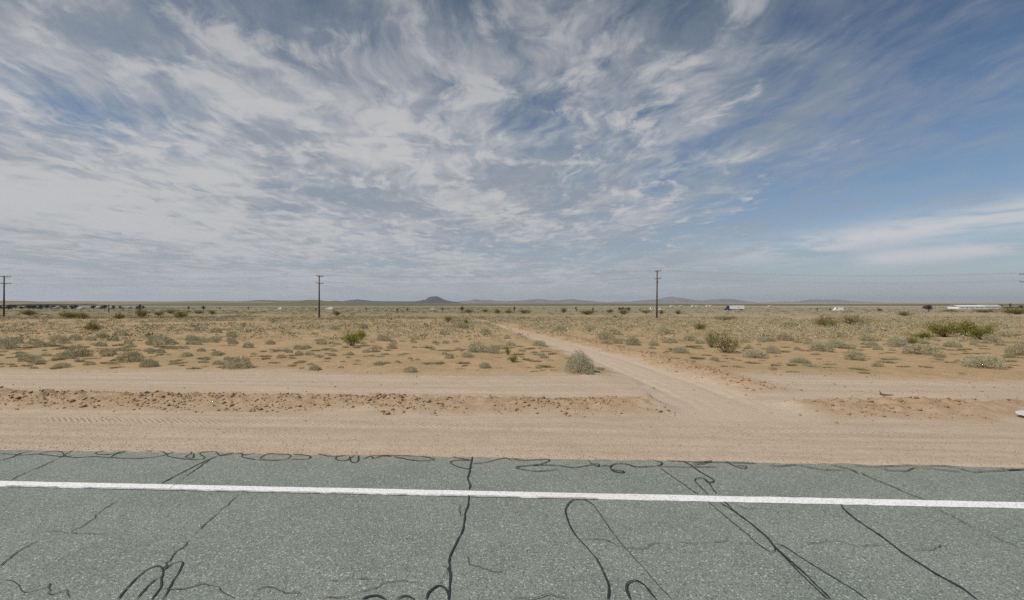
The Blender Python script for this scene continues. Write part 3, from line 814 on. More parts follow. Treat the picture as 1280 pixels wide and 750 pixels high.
NOTABLE = [
 # kind, px, base py, width, height, label
 ('sage', 724, 467, 38, 29, 'large pale grey saltbush dome standing alone at the edge of the dirt track'),
 ('sage', 737, 470, 12, 7, 'tiny dry saltbush hugging the foot of the large pale saltbush beside the track'),
 ('sage', 298, 460, 36, 16, 'grey saltbush alone on the bare roadside sand, dry and tan at its base'),
 ('sage', 9, 437, 24, 15, 'round grey saltbush cut by the left edge of the picture'),
 ('sage', 198, 431, 30, 15, 'dark grey saltbush mound with a hard shadow, between two small tufts'),
 ('sage', 164, 453, 28, 16, 'grey saltbush beside the whitish bush on the roadside scrub margin'),
 ('sage', 186, 458, 22, 11, 'low whitish saltbush touching a taller grey one'),
 ('sage', 97, 446, 30, 16, 'broad grey saltbush in a loose pair near the roadside, far left'),
 ('sage', 82, 449, 24, 10, 'flat dull saltbush leaning on the broad grey saltbush at far left'),
 ('sage', 36, 451, 26, 9, 'low brownish saltbush, nearest plant to the graded bank at far left'),
 ('sage', 136, 443, 20, 10, 'small round saltbush between the far-left pair and the whitish bush'),
 ('sage', 152, 420, 20, 7, 'dark flat saltbush with a wide base behind the dark grey mound'),
 ('sage', 128, 422, 16, 7, 'small pale saltbush just below the olive creosote'),
 ('sage', 75, 428, 22, 10, 'grey saltbush mound in open sand left of the olive creosote'),
 ('sage', 290, 421, 14, 8, 'small dark grey saltbush on its own in the left scrub'),
 ('sage', 270, 416, 16, 7, 'faded saltbush in the left scrub, half hidden by tufts'),
 ('sage', 402, 431, 15, 9, 'small blue-grey saltbush beside the bright green creosote'),
 ('sage', 419, 413, 12, 6, 'tiny grey saltbush behind the bright green creosote'),
 ('sage', 455, 411, 12, 7, 'small grey saltbush right behind the top of the bright green creosote'),
 ('sage', 597, 440, 30, 14, 'wide grey saltbush left of the dirt track, largest of its clump'),
 ('sage', 617, 442, 17, 12, 'round saltbush at the track end of the left clump'),
 ('sage', 584, 447, 18, 8, 'low saltbush in front of the wide grey one by the track'),
 ('sage', 562, 448, 12, 7, 'small grey saltbush tuft trailing left of the clump by the track'),
 ('sage', 607, 418, 16, 9, 'grey saltbush close to the near edge of the track far down it'),
 ('sage', 578, 411, 18, 8, 'silvery saltbush left of the far stretch of track'),
 ('sage', 555, 418, 16, 7, 'grey saltbush mound in the middle scrub, left of the track'),
 ('sage', 634, 424, 10, 6, 'little grey saltbush beside the white scrap near the track'),
 ('sage', 677, 445, 11, 6, 'small dry saltbush on the near lip of the dirt track'),
 ('sage', 757, 424, 24, 11, 'blue-grey saltbush mound right of the track windrow'),
 ('sage', 767, 418, 20, 8, 'pale saltbush just behind the blue-grey mound'),
 ('sage', 791, 431, 20, 12, 'domed saltbush with a tan base right of the track windrow'),
 ('sage', 817, 432, 15, 7, 'small brown-tipped saltbush next to the domed one'),
 ('sage', 700, 414, 17, 8, 'pale blue-grey saltbush beyond the track windrow'),
 ('sage', 738, 412, 16, 7, 'light saltbush in the middle scrub right of the track'),
 ('sage', 833, 417, 22, 8, 'whitish saltbush to the left of the big sparse brush'),
 ('sage', 862, 426, 18, 9, 'pale saltbush touching the left side of the big sparse brush'),
 ('sage', 850, 441, 22, 9, 'low tan saltbush in front of the big sparse brush'),
 ('sage', 944, 447, 34, 12, 'flat grey saltbush right of the big sparse brush, nearest the road of three'),
 ('sage', 965, 442, 18, 11, 'round olive-grey saltbush right behind the flat grey one'),
 ('sage', 981, 426, 24, 11, 'whitish saltbush mound behind the pair right of the big sparse brush'),
 ('sage', 1026, 439, 32, 14, 'broad pale saltbush in open sand, between the sparse brush and the green thicket'),
 ('sage', 1067, 450, 24, 14, 'dome of saltbush with a dark base, nearest the road before the green thicket'),
 ('sage', 1000, 453, 26, 8, 'flattened tan saltbush by a white speck of litter'),
 ('sage', 1123, 434, 26, 14, 'dark grey-green saltbush at the left end of the green thicket'),
 ('sage', 1150, 443, 46, 14, 'wide pale saltbush spread out below the green thicket'),
 ('sage', 1190, 434, 24, 9, 'low grey saltbush at the foot of the green thicket'),
 ('sage', 1228, 460, 44, 18, 'large pale straw-grey saltbush, lone on the sand below the thicket'),
 ('sage', 1272, 444, 30, 14, 'grey saltbush cut by the right edge of the picture'),
 ('sage', 1212, 417, 22, 12, 'pale grey saltbush growing inside the green thicket'),
 ('sage', 1262, 421, 26, 8, 'low grey saltbush just past the right end of the thicket'),
 ('sage', 1084, 415, 18, 8, 'light saltbush between the olive brush pair and the thicket'),
 ('sage', 1052, 421, 16, 8, 'small whitish saltbush in front of the olive brush pair'),
 ('sage', 986, 408, 24, 8, 'pale saltbush left of the olive brush pair'),
 ('creo', 440, 433, 33, 23, 'bright green creosote bush alone left of centre with a dark shadowed base'),
 ('creo', 451, 424, 17, 15, 'yellow-green creosote sprig leaning from the back of the bright green bush'),
 ('creo', 643, 452, 15, 12, 'small bright green shrub on the near side of the track, front lobe'),
 ('creo', 635, 444, 11, 11, 'small bright green shrub leaning left, back lobe by the track'),
 ('creo', 115, 414, 25, 14, 'olive creosote bush with open branches in the left scrub'),
 ('creo', 560, 402, 14, 9, 'dark green creosote left of the far end of the track'),
 ('creo', 583, 406, 10, 8, 'small deep green shrub at the left lip of the far track'),
 ('creo', 86, 398, 34, 10, 'dark green creosote mass below the white houses'),
 ('creo', 36, 394, 26, 7, 'low dark creosote near the leftmost pole'),
 ('creo', 104, 399, 18, 9, 'dark creosote touching the mass below the white houses'),
 ('creo', 176, 397, 17, 12, 'creosote bush in front of the tallest left Joshua tree'),
 ('creo', 150, 399, 20, 8, 'creosote beside the broken dark post'),
 ('creo', 200, 395, 16, 7, 'small creosote right of the tallest left Joshua tree'),
 ('creo', 226, 398, 24, 10, 'broad dark creosote in the left distance'),
 ('creo', 214, 392, 14, 6, 'creosote tip behind the broad dark one'),
 ('creo', 248, 392, 14, 5, 'small dark creosote under a Joshua tree on the left plain'),
 ('creo', 266, 393, 12, 6, 'creosote next to a Joshua tree on the left plain'),
 ('creo', 420, 395, 13, 8, 'green creosote close by the second pole'),
 ('creo', 875, 412, 20, 9, 'yellow-green creosote just left of the big sparse brush'),
 ('creo', 1140, 431, 18, 12, 'yellow-green creosote sprig below the left of the thicket'),
 ('creo', 1181, 421, 46, 23, 'green-yellow creosote at the left of the large thicket'),
 ('creo', 1207, 420, 40, 21, 'green-yellow creosote in the middle of the large thicket'),
 ('creo', 1230, 425, 36, 22, 'green-yellow creosote at the right of the large thicket'),
 ('creo', 1152, 424, 36, 10, 'low yellowish creosote fringe at the left of the large thicket'),
 ('creo', 1272, 393, 46, 10, 'dark olive creosote hedge cut by the right edge of the picture'),
 ('creo', 1232, 391, 30, 5, 'low dark creosote in front of the long white building'),
 ('creo', 586, 391, 20, 5, 'flat dark creosote beside the lone spiky Joshua tree'),
 ('creo', 606, 390, 16, 4, 'flat dark creosote in the far row, right of the lone spiky Joshua tree'),
 ('creo', 622, 392, 13, 6, 'dark creosote in the far row at the track vanishing point'),
 ('creo', 636, 392, 12, 6, 'rounded dark creosote in the far row right of the track'),
 ('creo', 656, 392, 22, 6, 'long dark creosote in the far row'),
 ('creo', 704, 391, 12, 8, 'taller grey-green shrub rising above the far row'),
 ('creo', 735, 393, 30, 7, 'wide creosote under two small Joshua trees'),
 ('creo', 762, 391, 14, 5, 'small creosote between the wide one and the car carrier'),
 ('creo', 780, 393, 18, 8, 'green creosote standing in front of the car carrier'),
 ('creo', 808, 392, 16, 6, 'olive creosote left of the third pole'),
 ('creo', 827, 393, 10, 6, 'green creosote touching the third pole'),
 ('creo', 848, 393, 12, 6, 'olive creosote right of the third pole'),
 ('oliv', 906, 441, 48, 31, 'big sparse olive brush with bare grey stems, tallest plant right of the track'),
 ('oliv', 890, 434, 24, 22, 'loose olive brush growing into the left of the big sparse one'),
 ('oliv', 1033, 408, 40, 16, 'olive brush, left bush of the pair before the far plain'),
 ('oliv', 1068, 406, 50, 16, 'olive brush, right bush of the pair before the far plain'),
 ('oliv', 1039, 409, 14, 12, 'dark green brush tucked between the olive pair'),
 ('oliv', 908, 401, 40, 7, 'low brown brush bank beyond the big sparse olive brush'),
 ('oliv', 1132, 395, 30, 6, 'faint olive brush on the plain left of the brown tree'),
 ('oliv', 1188, 390, 26, 4, 'thin olive brush line left of the long white building'),
 ('oliv', 1276, 435, 20, 10, 'tan brush at the edge of the picture behind the cut saltbush'),
]
NM = {'sage': ('saltbush', 'shrub'), 'creo': ('creosote_bush', 'bush'), 'oliv': ('brush_shrub', 'brush')}
for i, (kd, px, py, w, hh, lab) in enumerate(NOTABLE):
    place_plant(kd, *NM[kd], px, py, w * 1.05, hh * 1.05, lab, i * 7 + 3, parts=(w * hh > 60))

# --- scattered plants: Poisson-like over the scrub, nearest as objects, the rest one mass
r2 = np.random.default_rng(42)
def scatter(n, d0, d1, wide=1.16):
    D = np.sqrt(r2.uniform(d0 ** 2, d1 ** 2, n)); X = r2.uniform(-wide, wide, n) * D
    return X, D
def keep(X, Y, vmin=17.2, dens=None):
    u, v = to_uv(X, Y)
    _, tr, bk, wr, sc_ = land(X, Y)
    ok = (sc_ > .55) & (v > vmin) & (tr < .1) & (wr < .35)
    return ok
T_ = np.array(taken)
def free(x, y, rad, extra):
    if len(T_):
        if (np.hypot(T_[:, 0] - x, T_[:, 1] - y) < T_[:, 2] + rad).any(): return False
    for a, b, c_ in extra:
        if abs(a - x) < c_ + rad and (a - x) ** 2 + (b - y) ** 2 < (c_ + rad) ** 2 * .6: return False
    return True
extra = []
def zones(X):
    return 'one of the small {} scattered through the scrub left of the dirt track' if X < -2 else 'one of the small {} scattered through the scrub right of the dirt track'
N_SAGE, N_TUFT = 300 - sum(k_[0] == 'sage' for k_ in NOTABLE), 300
X, Y = scatter(5200, 17, 66); ok = keep(X, Y)
patch = fbm(X * .09, Y * .09, 3, 91)
left = X < 0
ok &= r2.random(len(X)) < np.clip((patch - .28) * 3.0, .12, 1)
X, Y = X[ok], Y[ok]; o_ = np.argsort(Y); X, Y = X[o_], Y[o_]
Z = land(X, Y)[0]
ns = nt = 0
rest = []
for x, y, z in zip(X, Y, Z):
    is_sage = random.random() < (.30 if y < 30 else .46)
    rad = random.uniform(.16, .42) if is_sage else random.uniform(.14, .34)
    if y < 27: rad *= .72
    elif is_sage and random.random() < .18: rad *= 1.5
    if y > 36: rad *= .85
    if not free(x, y, rad * .9, extra[-60:]): continue
    extra.append((x, y, rad))
    if is_sage and ns < N_SAGE:
        o = bpy.data.objects.new('saltbush', SAGE1[ns % 6]); o.scale = (rad * 1.9, rad * 1.9, rad * random.uniform(1.0, 1.7))
        tag(o, ('small grey saltbush, one of many in the scrub left of the track' if x < to_xy(0, 0)[0] - 1 else 'small grey saltbush, one of many in the scrub right of the track'), 'shrub', 'saltbushes scattered left of the track' if x < to_xy(0, 0)[0] - 1 else 'saltbushes scattered right of the track')
        ns += 1
    elif not is_sage and nt < N_TUFT:
        o = bpy.data.objects.new('grass_tuft', TUFT1[random.choice((0, 1, 2, 3, 4, 5, 3, 4))]); o.scale = (rad * 2.4, rad * 1.7, rad * random.uniform(.9, 1.9))
        tag(o, 'low dry brownish grass tuft, one of many left of the track' if x < -1 else 'low dry brownish grass tuft, one of many right of the track', 'grass tuft', 'grass tufts left of the track' if x < -1 else 'grass tufts right of the track')
        nt += 1
    else:
        rest.append((x, y, z, rad, is_sage)); continue
    o.location = (x, y, z - .02); o.rotation_euler = (0, 0, random.uniform(0, 6.28))
    link(o)
# the mass beyond and between: far scrub, coarser leaves, uncountable
def far_template(seed, kind, n):
    r = np.random.default_rng(seed)
    if kind == 'tuft':
        return make_tuft(seed, n, .6)
    P_, d_ = dome_pts(n, r, .3, 5)
    P_ = P_ * np.array([.5, .5, .5]); P_[:, 2] += .03
    return leaves(P_, d_ + np.array([0, 0, .4]) + r.normal(size=(n, 3)) * .5, r.uniform(.12, .24, n), r.uniform(.05, .11, n), r)
def mass(name, pts, kinds, mats, seed):
    r = np.random.default_rng(seed)
    lib = [[far_template(seed * 10 + 3 * j + i, k_, nn) for i in range(3)] for j, (k_, nn) in enumerate(kinds)]
    Vs = []; Fs = []; Ms = []; off = 0
    for x, y, z, rad, hgt_, ki in pts:
        V, Fc = lib[ki][r.integers(3)]
        a = r.uniform(0, 6.28); ca, sa = math.cos(a), math.sin(a)
        W_ = np.stack([(V[:, 0] * ca - V[:, 1] * sa) * rad * 2 + x, (V[:, 0] * sa + V[:, 1] * ca) * rad * 2 + y, V[:, 2] * hgt_ * 2 + z - .03], 1)
        Vs.append(W_); Fs.append(Fc + off); Ms.append(np.full(len(Fc), ki)); off += len(W_)
    o = bpy.data.objects.new(name, np_mesh(name, np.concatenate(Vs), [np.concatenate(Fs)], mats, np.concatenate(Ms)))
    return tag(link(o), kind='stuff')
def stuff_leaf(name, cols):
    m, h = new_mat(name)
    pos = h.n('ShaderNodeNewGeometry', out='Position')
    isl = h.n('ShaderNodeNewGeometry', out='Random Per Island')
    n1 = h.noise(pos, .55, 3, .7); n2 = h.noise(pos, .02, 3, .6)
    col = h.mix(h.ss(n1, .35, .65), cols[0], cols[1])
    col = h.mix(h.ss(n2, .4, .62), col, cols[2])
    col = h.mix(h.m('MULTIPLY', isl, .35), col, cols[3])
    out_bsdf(h, col, .9, None, .1)
    return m
sm_sage = stuff_leaf('far_saltbush_leaf', ((.340, .325, .220), (.235, .220, .125), (.370, .335, .225), (.17, .155, .085)))
sm_tuft = stuff_leaf('far_grass_blade', ((.215, .190, .082), (.265, .215, .105), (.190, .175, .075), (.12, .105, .045)))
sm_creo = stuff_leaf('far_creosote_leaf', ((.095, .100, .040), (.115, .108, .045), (.085, .090, .040), (.05, .055, .025)))
pts = [(x, y, z, rad, rad * random.uniform(.5, .9), 0 if s_ else 1) for x, y, z, rad, s_ in rest]
X, Y = scatter(21000, 34, 130); ok = keep(X, Y); ok &= fbm(X * .05, Y * .05, 3, 92) > r2.uniform(.28, .60, len(X)); X, Y = X[ok], Y[ok]; Z = land(X, Y)[0]
for x, y, z in zip(X, Y, Z):
    ki = 0 if r2.random() < .55 else 1
    rad = .18 + .52 * r2.random() ** 2.0; pts.append((x, y, z, rad, rad * r2.uniform(.5, 1.0), ki))
X, Y = scatter(24000, 100, 760, 1.14); Y2 = Y
ok = keep(X, Y) & (fbm(X * .012, Y * .012, 3, 93) > r2.uniform(.2, .60, len(X))); X, Y = X[ok], Y[ok]; Z = land(X, Y)[0]
for x, y, z in zip(X, Y, Z):
    t = r2.random() + (.14 if x < 0 else -.02); ki = 0 if t < .5 else (1 if t < .86 else 2)
    rad = r2.uniform(.45, 1.1) * (1 + y / 700); pts.append((x, y, z, rad, (rad * .5 if ki < 2 else rad * .75) * r2.uniform(.5, .9), ki))
mass('far_scrub', pts, (('dome', 26), ('tuft', 22), ('dome', 26)), [sm_sage, sm_tuft, sm_creo], 9)

# ------------------------------------------------------------------ clods, gravel, litter
m_clod, h = new_mat('dirt_clod')
pos = h.n('ShaderNodeNewGeometry', out='Position')
rnd = h.n('ShaderNodeObjectInfo', out='Random')
out_bsdf(h, h.mix(h.noise(pos, 30, 4), h.mix(rnd, (.29, .185, .098), (.185, .118, .062)), (.33, .225, .13)), .95)
m_clod2, h = new_mat('dirt_clod_small')
out_bsdf(h, h.mix(h.n('ShaderNodeNewGeometry', out='Random Per Island'), (.20, .13, .07), (.38, .27, .165)), .95)
m_grav, h = new_mat('gravel_grain')
out_bsdf(h, h.mix(h.n('ShaderNodeNewGeometry', out='Random Per Island'), (.14, .10, .07), (.42, .34, .26)), .95)
import bmesh
def rock(seed, sub):
    bm = bmesh.new(); bmesh.ops.create_icosphere(bm, subdivisions=sub, radius=1)
    r = np.random.default_rng(seed); k3 = r.normal(size=(5, 3))
    for v in bm.verts:
        n = v.co.normalized()
        s_ = 1 + .22 * sum(math.sin(2.2 * (n.x * a + n.y * b + n.z * c_) + a * 5) for a, b, c_ in k3) / 2.2
        v.co = n * s_; v.co.z *= .72
    V = np.array([v.co[:] for v in bm.verts]); Fc = np.array([[v.index for v in f.verts] for f in bm.faces]); bm.free()
    return V, Fc
ROCK = [rock(i, 2) for i in range(4)]; ROCK1 = [rock(10 + i, 1) for i in range(4)]
ROCKM = [np_mesh('dirt_clod', v_, [f_], m_clod) for v_, f_ in ROCK]
# candidates on the bank, the windrow by the track, and strays
cu = r2.uniform(-17, 17, 22000); cv = 10.40 + 1.80 * r2.random(22000) ** .72; cx, cy = to_xy(cu, cv); bkm = land(cx, cy)[2]
leftside = cx < 4
ok = (r2.random(22000) < bkm * np.where(leftside, .9, .6)) & (fbm(cu * 1.3, cv * 1.3, 2, 70) > r2.uniform(.2, .7, 22000))
C1 = np.c_[cx[ok], cy[ok]]
tx = r2.uniform(-6, 12, 60000); ty = r2.uniform(12.5, 60, 60000); wrm = land(tx, ty)[3]
ok = (r2.random(60000) < wrm * .8)
C2 = np.c_[tx[ok], ty[ok]]
su = r2.uniform(-17, 17, 700); sv = r2.uniform(9.8, 18, 700); C3 = np.c_[to_xy(su, sv)][r2.random(700) < .35]
su = r2.uniform(6, 19, 900); sv = r2.uniform(12.6, 19, 900); C4 = np.c_[to_xy(su, sv)]; C4 = C4[(fbm(C4[:, 0] * .7, C4[:, 1] * .7, 2, 73) > r2.uniform(.3, .8, 900)) & (np.abs(track_dist(C4[:, 0], C4[:, 1])) > 1.6)]
CL = np.concatenate([C1, C2, C3, C4])
n1_, n2_ = len(C1), len(C2)
size = .007 + .023 * r2.random(len(CL)) ** 3.6 + .024 * (r2.random(len(CL)) < .03)
size[n1_:n1_ + n2_] = .011 + .036 * r2.random(n2_) ** 2.6
size[n1_ + n2_:] = .008 + .026 * r2.random(len(CL) - n1_ - n2_) ** 2.0
zc_ = land(CL[:, 0], CL[:, 1])[0]
ap = size / CL[:, 1]; order = np.argsort(-ap)
in_frame = np.abs(CL[:, 0]) / CL[:, 1] < 1.07
order = [i for i in order if in_frame[i]]
for n_, i in enumerate(order[:300]):
    o = bpy.data.objects.new('dirt_clod', ROCKM[n_ % 4]); s_ = size[i]
    o.scale = (s_ * r2.uniform(.9, 1.5), s_ * r2.uniform(.9, 1.2), s_ * r2.uniform(.8, 1.1)); o.location = (CL[i, 0], CL[i, 1], zc_[i] + s_ * .35); o.rotation_euler = (0, 0, r2.uniform(0, 6.28))
    x_, v_ = CL[i, 0], to_uv(CL[i, 0], CL[i, 1])[1]
    if v_ < 12.6 and x_ < 4.4: lab, gr = 'brown earth clod, one of many on the long bank left of the track', 'earth clods on the left bank'
    elif v_ < 12.6: lab, gr = 'brown earth clod, one of many on the bank right of the track', 'earth clods on the right bank'
    else: lab, gr = 'orange earth clod, one of many beside the dirt track beyond the bank', 'earth clods along the track'
    tag(link(o), lab, 'clod', gr)
def stones(name, pts, sizes, zs, mat, seed):
    r = np.random.default_rng(seed); Vs = []; Fs = []; off = 0
    for (x, y), s_, z in zip(pts, sizes, zs):
        V, Fc = ROCK1[r.integers(4)] if s_ > .010 else OCTA
        a = r.uniform(0, 6.28); ca, sa = math.cos(a), math.sin(a); e = r.uniform(.8, 1.4, 3) * s_
        Vs.append(np.stack([(V[:, 0] * ca - V[:, 1] * sa) * e[0] + x, (V[:, 0] * sa + V[:, 1] * ca) * e[1] + y, V[:, 2] * e[2] + z + s_ * .3], 1)); Fs.append(Fc + off); off += len(V)
    tag(link(bpy.data.objects.new(name, np_mesh(name, np.concatenate(Vs), [np.concatenate(Fs)], mat))), kind='stuff')
OCTA = (np.array([(1, 0, 0), (0, 1, 0), (-1, 0, 0), (0, -1, 0), (0, 0, .8), (0, 0, -.8)], float), np.array([(0, 1, 4), (1, 2, 4), (2, 3, 4), (3, 0, 4), (1, 0, 5), (2, 1, 5), (3, 2, 5), (0, 3, 5)]))
oth = np.array(order[300:])
stones('small_clods', CL[oth], size[oth] * .9, zc_[oth], m_clod2, 5)
gu = r2.uniform(-14, 14, 9000); gv = 7.72 + 2.6 * r2.random(9000) ** 1.6; G_ = np.c_[to_xy(gu, gv)]
stones('gravel', G_, r2.uniform(.003, .009, 9000), land(G_[:, 0], G_[:, 1])[0], m_grav, 6)
# strays of sand and gravel kicked on to the asphalt edge
gu = r2.uniform(-10, 10, 1500); gv = 7.75 - .7 * r2.random(1500) ** 2.2; G_ = np.c_[to_xy(gu, gv)]
stones('gravel', G_, r2.uniform(.002, .005, 1500), np.full(1500, .002), m_grav, 8)

def plain_mat(name, col, rough=.7, spec=.3, var=.15):
    m, h = new_mat(name)
    pos = h.n('ShaderNodeNewGeometry', out='Position')
    out_bsdf(h, h.mix(h.ss(h.noise(pos, 3.0, 4), .3, .7), tuple(c_ * (1 - var) for c_ in col), tuple(min(1, c_ * (1 + var * .5)) for c_ in col)), rough, None, spec)
    return m
m_white = plain_mat('white_paint_panel', (.66, .66, .65), .5, .4, .05)
m_litter = plain_mat('white_scrap', (.46, .44, .43), .6, .3, .06)
m_stick = plain_mat('dark_dead_wood', (.09, .06, .04), .9)
# crumpled scrap on the bank
def scrap(name, px, py, L, Wd, label, seed, cat='litter', mat=m_litter, lift=.02, tilt=7):
    X, Y = ground_px(px, py); r = np.random.default_rng(seed); n = 9
    a = np.linspace(-1, 1, n); A, B = np.meshgrid(a, a)
    XX = A * L / 2 * (1 - .25 * B ** 2); YY = B * Wd / 2 * (1 - .45 * np.maximum(-A, 0) ** 2)
    ZZ = .05 * L * (fbm(A * 1.5 + seed, B * 1.5, 3, seed)) + .012
    V1 = np.stack([XX.ravel(), YY.ravel(), ZZ.ravel()], 1); V2 = V1 - [0, 0, .006]
    ii = np.arange(n * n).reshape(n, n); q_ = np.stack([ii[:-1, :-1], ii[:-1, 1:], ii[1:, 1:], ii[1:, :-1]], -1).reshape(-1, 4)
    rim = np.concatenate([ii[0, :], ii[1:, -1], ii[-1, -2::-1], ii[-2:0:-1, 0]]); rn = np.roll(rim, -1)
    side = np.stack([rim, rim + n * n, rn + n * n, rn], 1)
    o = link(bpy.data.objects.new(name, np_mesh(name, np.concatenate([V1, V2]), [np.concatenate([q_, q_[:, ::-1] + n * n, side])], mat, smooth=True)))
    o.location = (X, Y, ground_z(X, Y) + lift); o.rotation_euler = (R(tilt), 0, R(r.uniform(-20, 20)))
    return tag(o, label, cat)
scrap('litter_scrap', 1280, 523, .32, .22, 'flat white scrap with a pointed end lying on the graded bank', 3, lift=.07, tilt=24)
scrap('litter_scrap', 636, 426, .26, .2, 'crumpled white scrap beside a little saltbush left of the track', 4, lift=.05)
scrap('litter_scrap', 1003, 451, .12, .1, 'tiny white scrap beside the flattened tan saltbush', 5)
scrap('litter_scrap', 1051, 446, .12, .1, 'tiny white scrap in the sand left of the dark-based saltbush dome', 6)
sx, sy = ground_px(1108, 508); b = MB(); b.tube([(-.17, 0, .05), (-.10, .01, .025), (.03, -.01, .02), (.17, .02, .018)], [.014, .02, .016, .007], 7); b.tube([(-.10, .01, .025), (-.14, .03, .09), (-.16, .04, .12)], [.014, .010, .005], 6)
o = b.build('dead_branch', m_stick, smooth=True); o.location = (sx, sy, ground_z(sx, sy) + .02); tag(o, 'short dark forked dead branch on the crest of the bank right of the track mouth', 'branch')

# ------------------------------------------------------------------ utility poles and wires
m_pole, h = new_mat('creosoted_pole_wood')
pos = h.n('ShaderNodeNewGeometry', out='Position')
px3, py3, pz3 = h.sep(pos)[:3]
out_bsdf(h, h.mix(h.noise(h.xyz(h.m('MULTIPLY', px3, 30), h.m('MULTIPLY', py3, 30), h.m('MULTIPLY', pz3, 1.2)), 1.0, 4), (.050, .032, .024), (.095, .062, .046)), .85)
m_arm = plain_mat('weathered_crossarm_wood', (.085, .078, .066), .85)
m_ins = plain_mat('grey_glazed_insulator', (.16, .17, .17), .3, .5)
m_wire = plain_mat('dull_aluminium_wire', (.20, .20, .21), .6)
POLE_V = 115.0
heads = []
def make_pole(u, height, label, rot, lean=0.0):
    X, Y = to_xy(u, POLE_V); z = ground_z(X, Y)
    root = empty('utility_pole', (X, Y, z - .1), -RA + rot)
    root.rotation_euler[1] = lean
    b = MB(); b.tube([(0, 0, 0), (0, 0, height * .5), (0, 0, height)], [.20, .165, .125], 12); b.build('pole', m_pole, root, True)
    for zz, L, offs in ((height - .22, 3.4, (-1.6, .75, 1.6)), (height - 1.95, 3.4, (-1.6, 1.6))):
        b = MB(); b.box((.16, 0, zz), (.11, L, .13))
        b.build('crossarm', m_arm, root)
        b = MB(); b.tube([(.12, -.75, zz), (.1, 0, zz - .55), (.12, .75, zz)], .022, 6); b.build('arm_brace', m_ins, root)
        for oo in offs:
            b = MB(); b.tube([(.16, oo, zz + .06), (.16, oo, zz + .14), (.16, oo, zz + .15), (.16, oo, zz + .22), (.16, oo, zz + .23), (.16, oo, zz + .30)], [.02, .02, .065, .05, .06, .03], 8)
            b.build('insulator', m_ins, root, True)
    if label.startswith('tall'):
        b = MB(); b.tube([(.14, 0, height - 3.1), (.14, 0, height - 3.0), (.14, 0, height - 2.55), (.14, 0, height - 2.45)], [.02, .10, .10, .04], 8); b.build('hardware', m_ins, root, True)
    bpy.context.view_layer.update()
    Mx = root.matrix_world
    heads.append([Mx @ Vector((.16, oo, zz + .3)) for zz, oo in ((height - .22, -1.6), (height - .22, .75), (height - .22, 1.6), (height - 1.95, -1.6), (height - 1.95, 1.6))])
    return tag(root, label, 'utility pole')
def pole_u(px): 
    t = (px - 640) / F; Y = POLE_V / (t * math.sin(RA) + math.cos(RA)); return to_uv(t * Y, Y)[0]
make_pole(pole_u(-402), 10.4, 'dark wooden pole outside the picture on the left', 0)
make_pole(pole_u(5), 10.6, 'dark wooden pole with two wide crossarms, beside the distant trees at the left edge', R(8))
make_pole(pole_u(399), 10.5, 'dark grey wooden pole standing left of the flat-topped butte', R(-4))
make_pole(pole_u(821), 11.4, 'tall reddish-brown wooden pole standing near the white semi truck', R(10), R(.5))
make_pole(pole_u(1283), 10.5, 'pole at the right edge with only its crossarm tips showing', 0)
make_pole(pole_u(1745), 10.5, 'dark wooden pole outside the picture on the right', 0)
ranks = ['nearest wire on the upper crossarms', 'middle wire on the upper crossarms', 'farthest wire on the upper crossarms', 'near wire on the lower crossarms', 'far wire on the lower crossarms']
for k_ in range(5):
    pts = []
    for a, b_ in zip(heads[:-1], heads[1:]):
        for t in np.arange(0, 1, 1 / 14):
            p_ = a[k_].lerp(b_[k_], t); p_.z -= 4 * 1.0 * t * (1 - t); pts.append(p_)
    pts.append(heads[-1][k_])
    b = MB(); b.tube(pts, .0062, 4)
    tag(b.build('power_line', m_wire), 'thin sagging ' + ranks[k_] + ' of the pole line', 'power line', 'wires of the pole line')

# ------------------------------------------------------------------ trees on the plain
m_bark = plain_mat('grey_tree_bark', (.12, .09, .065), .9)
lm_tree = leaf_mat('dark_tree_leaf', (.034, .046, .022), (.050, .058, .030), (.028, .036, .020), (.07, .07, .035), .2)
lm_jtree = leaf_mat('spiky_joshua_leaf', (.055, .055, .028), (.070, .062, .034), (.040, .042, .024), (.10, .08, .05), .2)
lm_brown = leaf_mat('brown_dry_leaf', (.085, .060, .042), (.10, .07, .05), (.06, .045, .035), (.12, .09, .06), .2)
def at_depth(px, D, py=None):
    X = (px - 640) / F * D; return X, D, ground_z(X, D)
def leafy_tree(px, D, wpx, hpx, label, seed, mat=lm_tree, name='tree', group=None):
    r = np.random.default_rng(seed); X, Y, z = at_depth(px, D - 30); W_, H_ = wpx * 1.2 * D / F, hpx * 1.08 * D / F
    root = empty(name, (X, Y, z))
    b = MB(); b.tube([(0, 0, -.2), (.05 * W_, 0, H_ * .3), (.02 * W_, .05 * W_, H_ * .6)], [W_ * .045, W_ * .035, W_ * .015], 8)
    for i in range(4):
        a = i * 1.6 + r.uniform(0, .8); b.tube([(.04 * W_, 0, H_ * .28), (math.cos(a) * W_ * .16, math.sin(a) * W_ * .16, H_ * .5), (math.cos(a) * W_ * .3, math.sin(a) * W_ * .3, H_ * .68)], [W_ * .025, W_ * .018, W_ * .008], 6)
    b.build('trunk', m_bark, root, True)
    n = 700; cl = 14
    cc = r.normal(size=(cl, 3)); cc /= np.linalg.norm(cc, axis=1)[:, None]; cc *= r.uniform(.2, .8, (cl, 1)); pick = r.integers(cl, size=n)
    P_ = (cc[pick] + r.normal(size=(n, 3)) * .2) * np.array([W_ * .5, W_ * .5, H_ * .38]) + np.array([0, 0, H_ * .58])
    P_[:, 2] = np.maximum(P_[:, 2], H_ * .12)
    V, Fc = leaves(P_, r.normal(size=(n, 3)), r.uniform(.06, .12, n) * W_, r.uniform(.04, .08, n) * W_, r)
    link(bpy.data.objects.new('crown', np_mesh('crown', V, [Fc], mat)), root)
    return tag(root, label, 'tree', group)
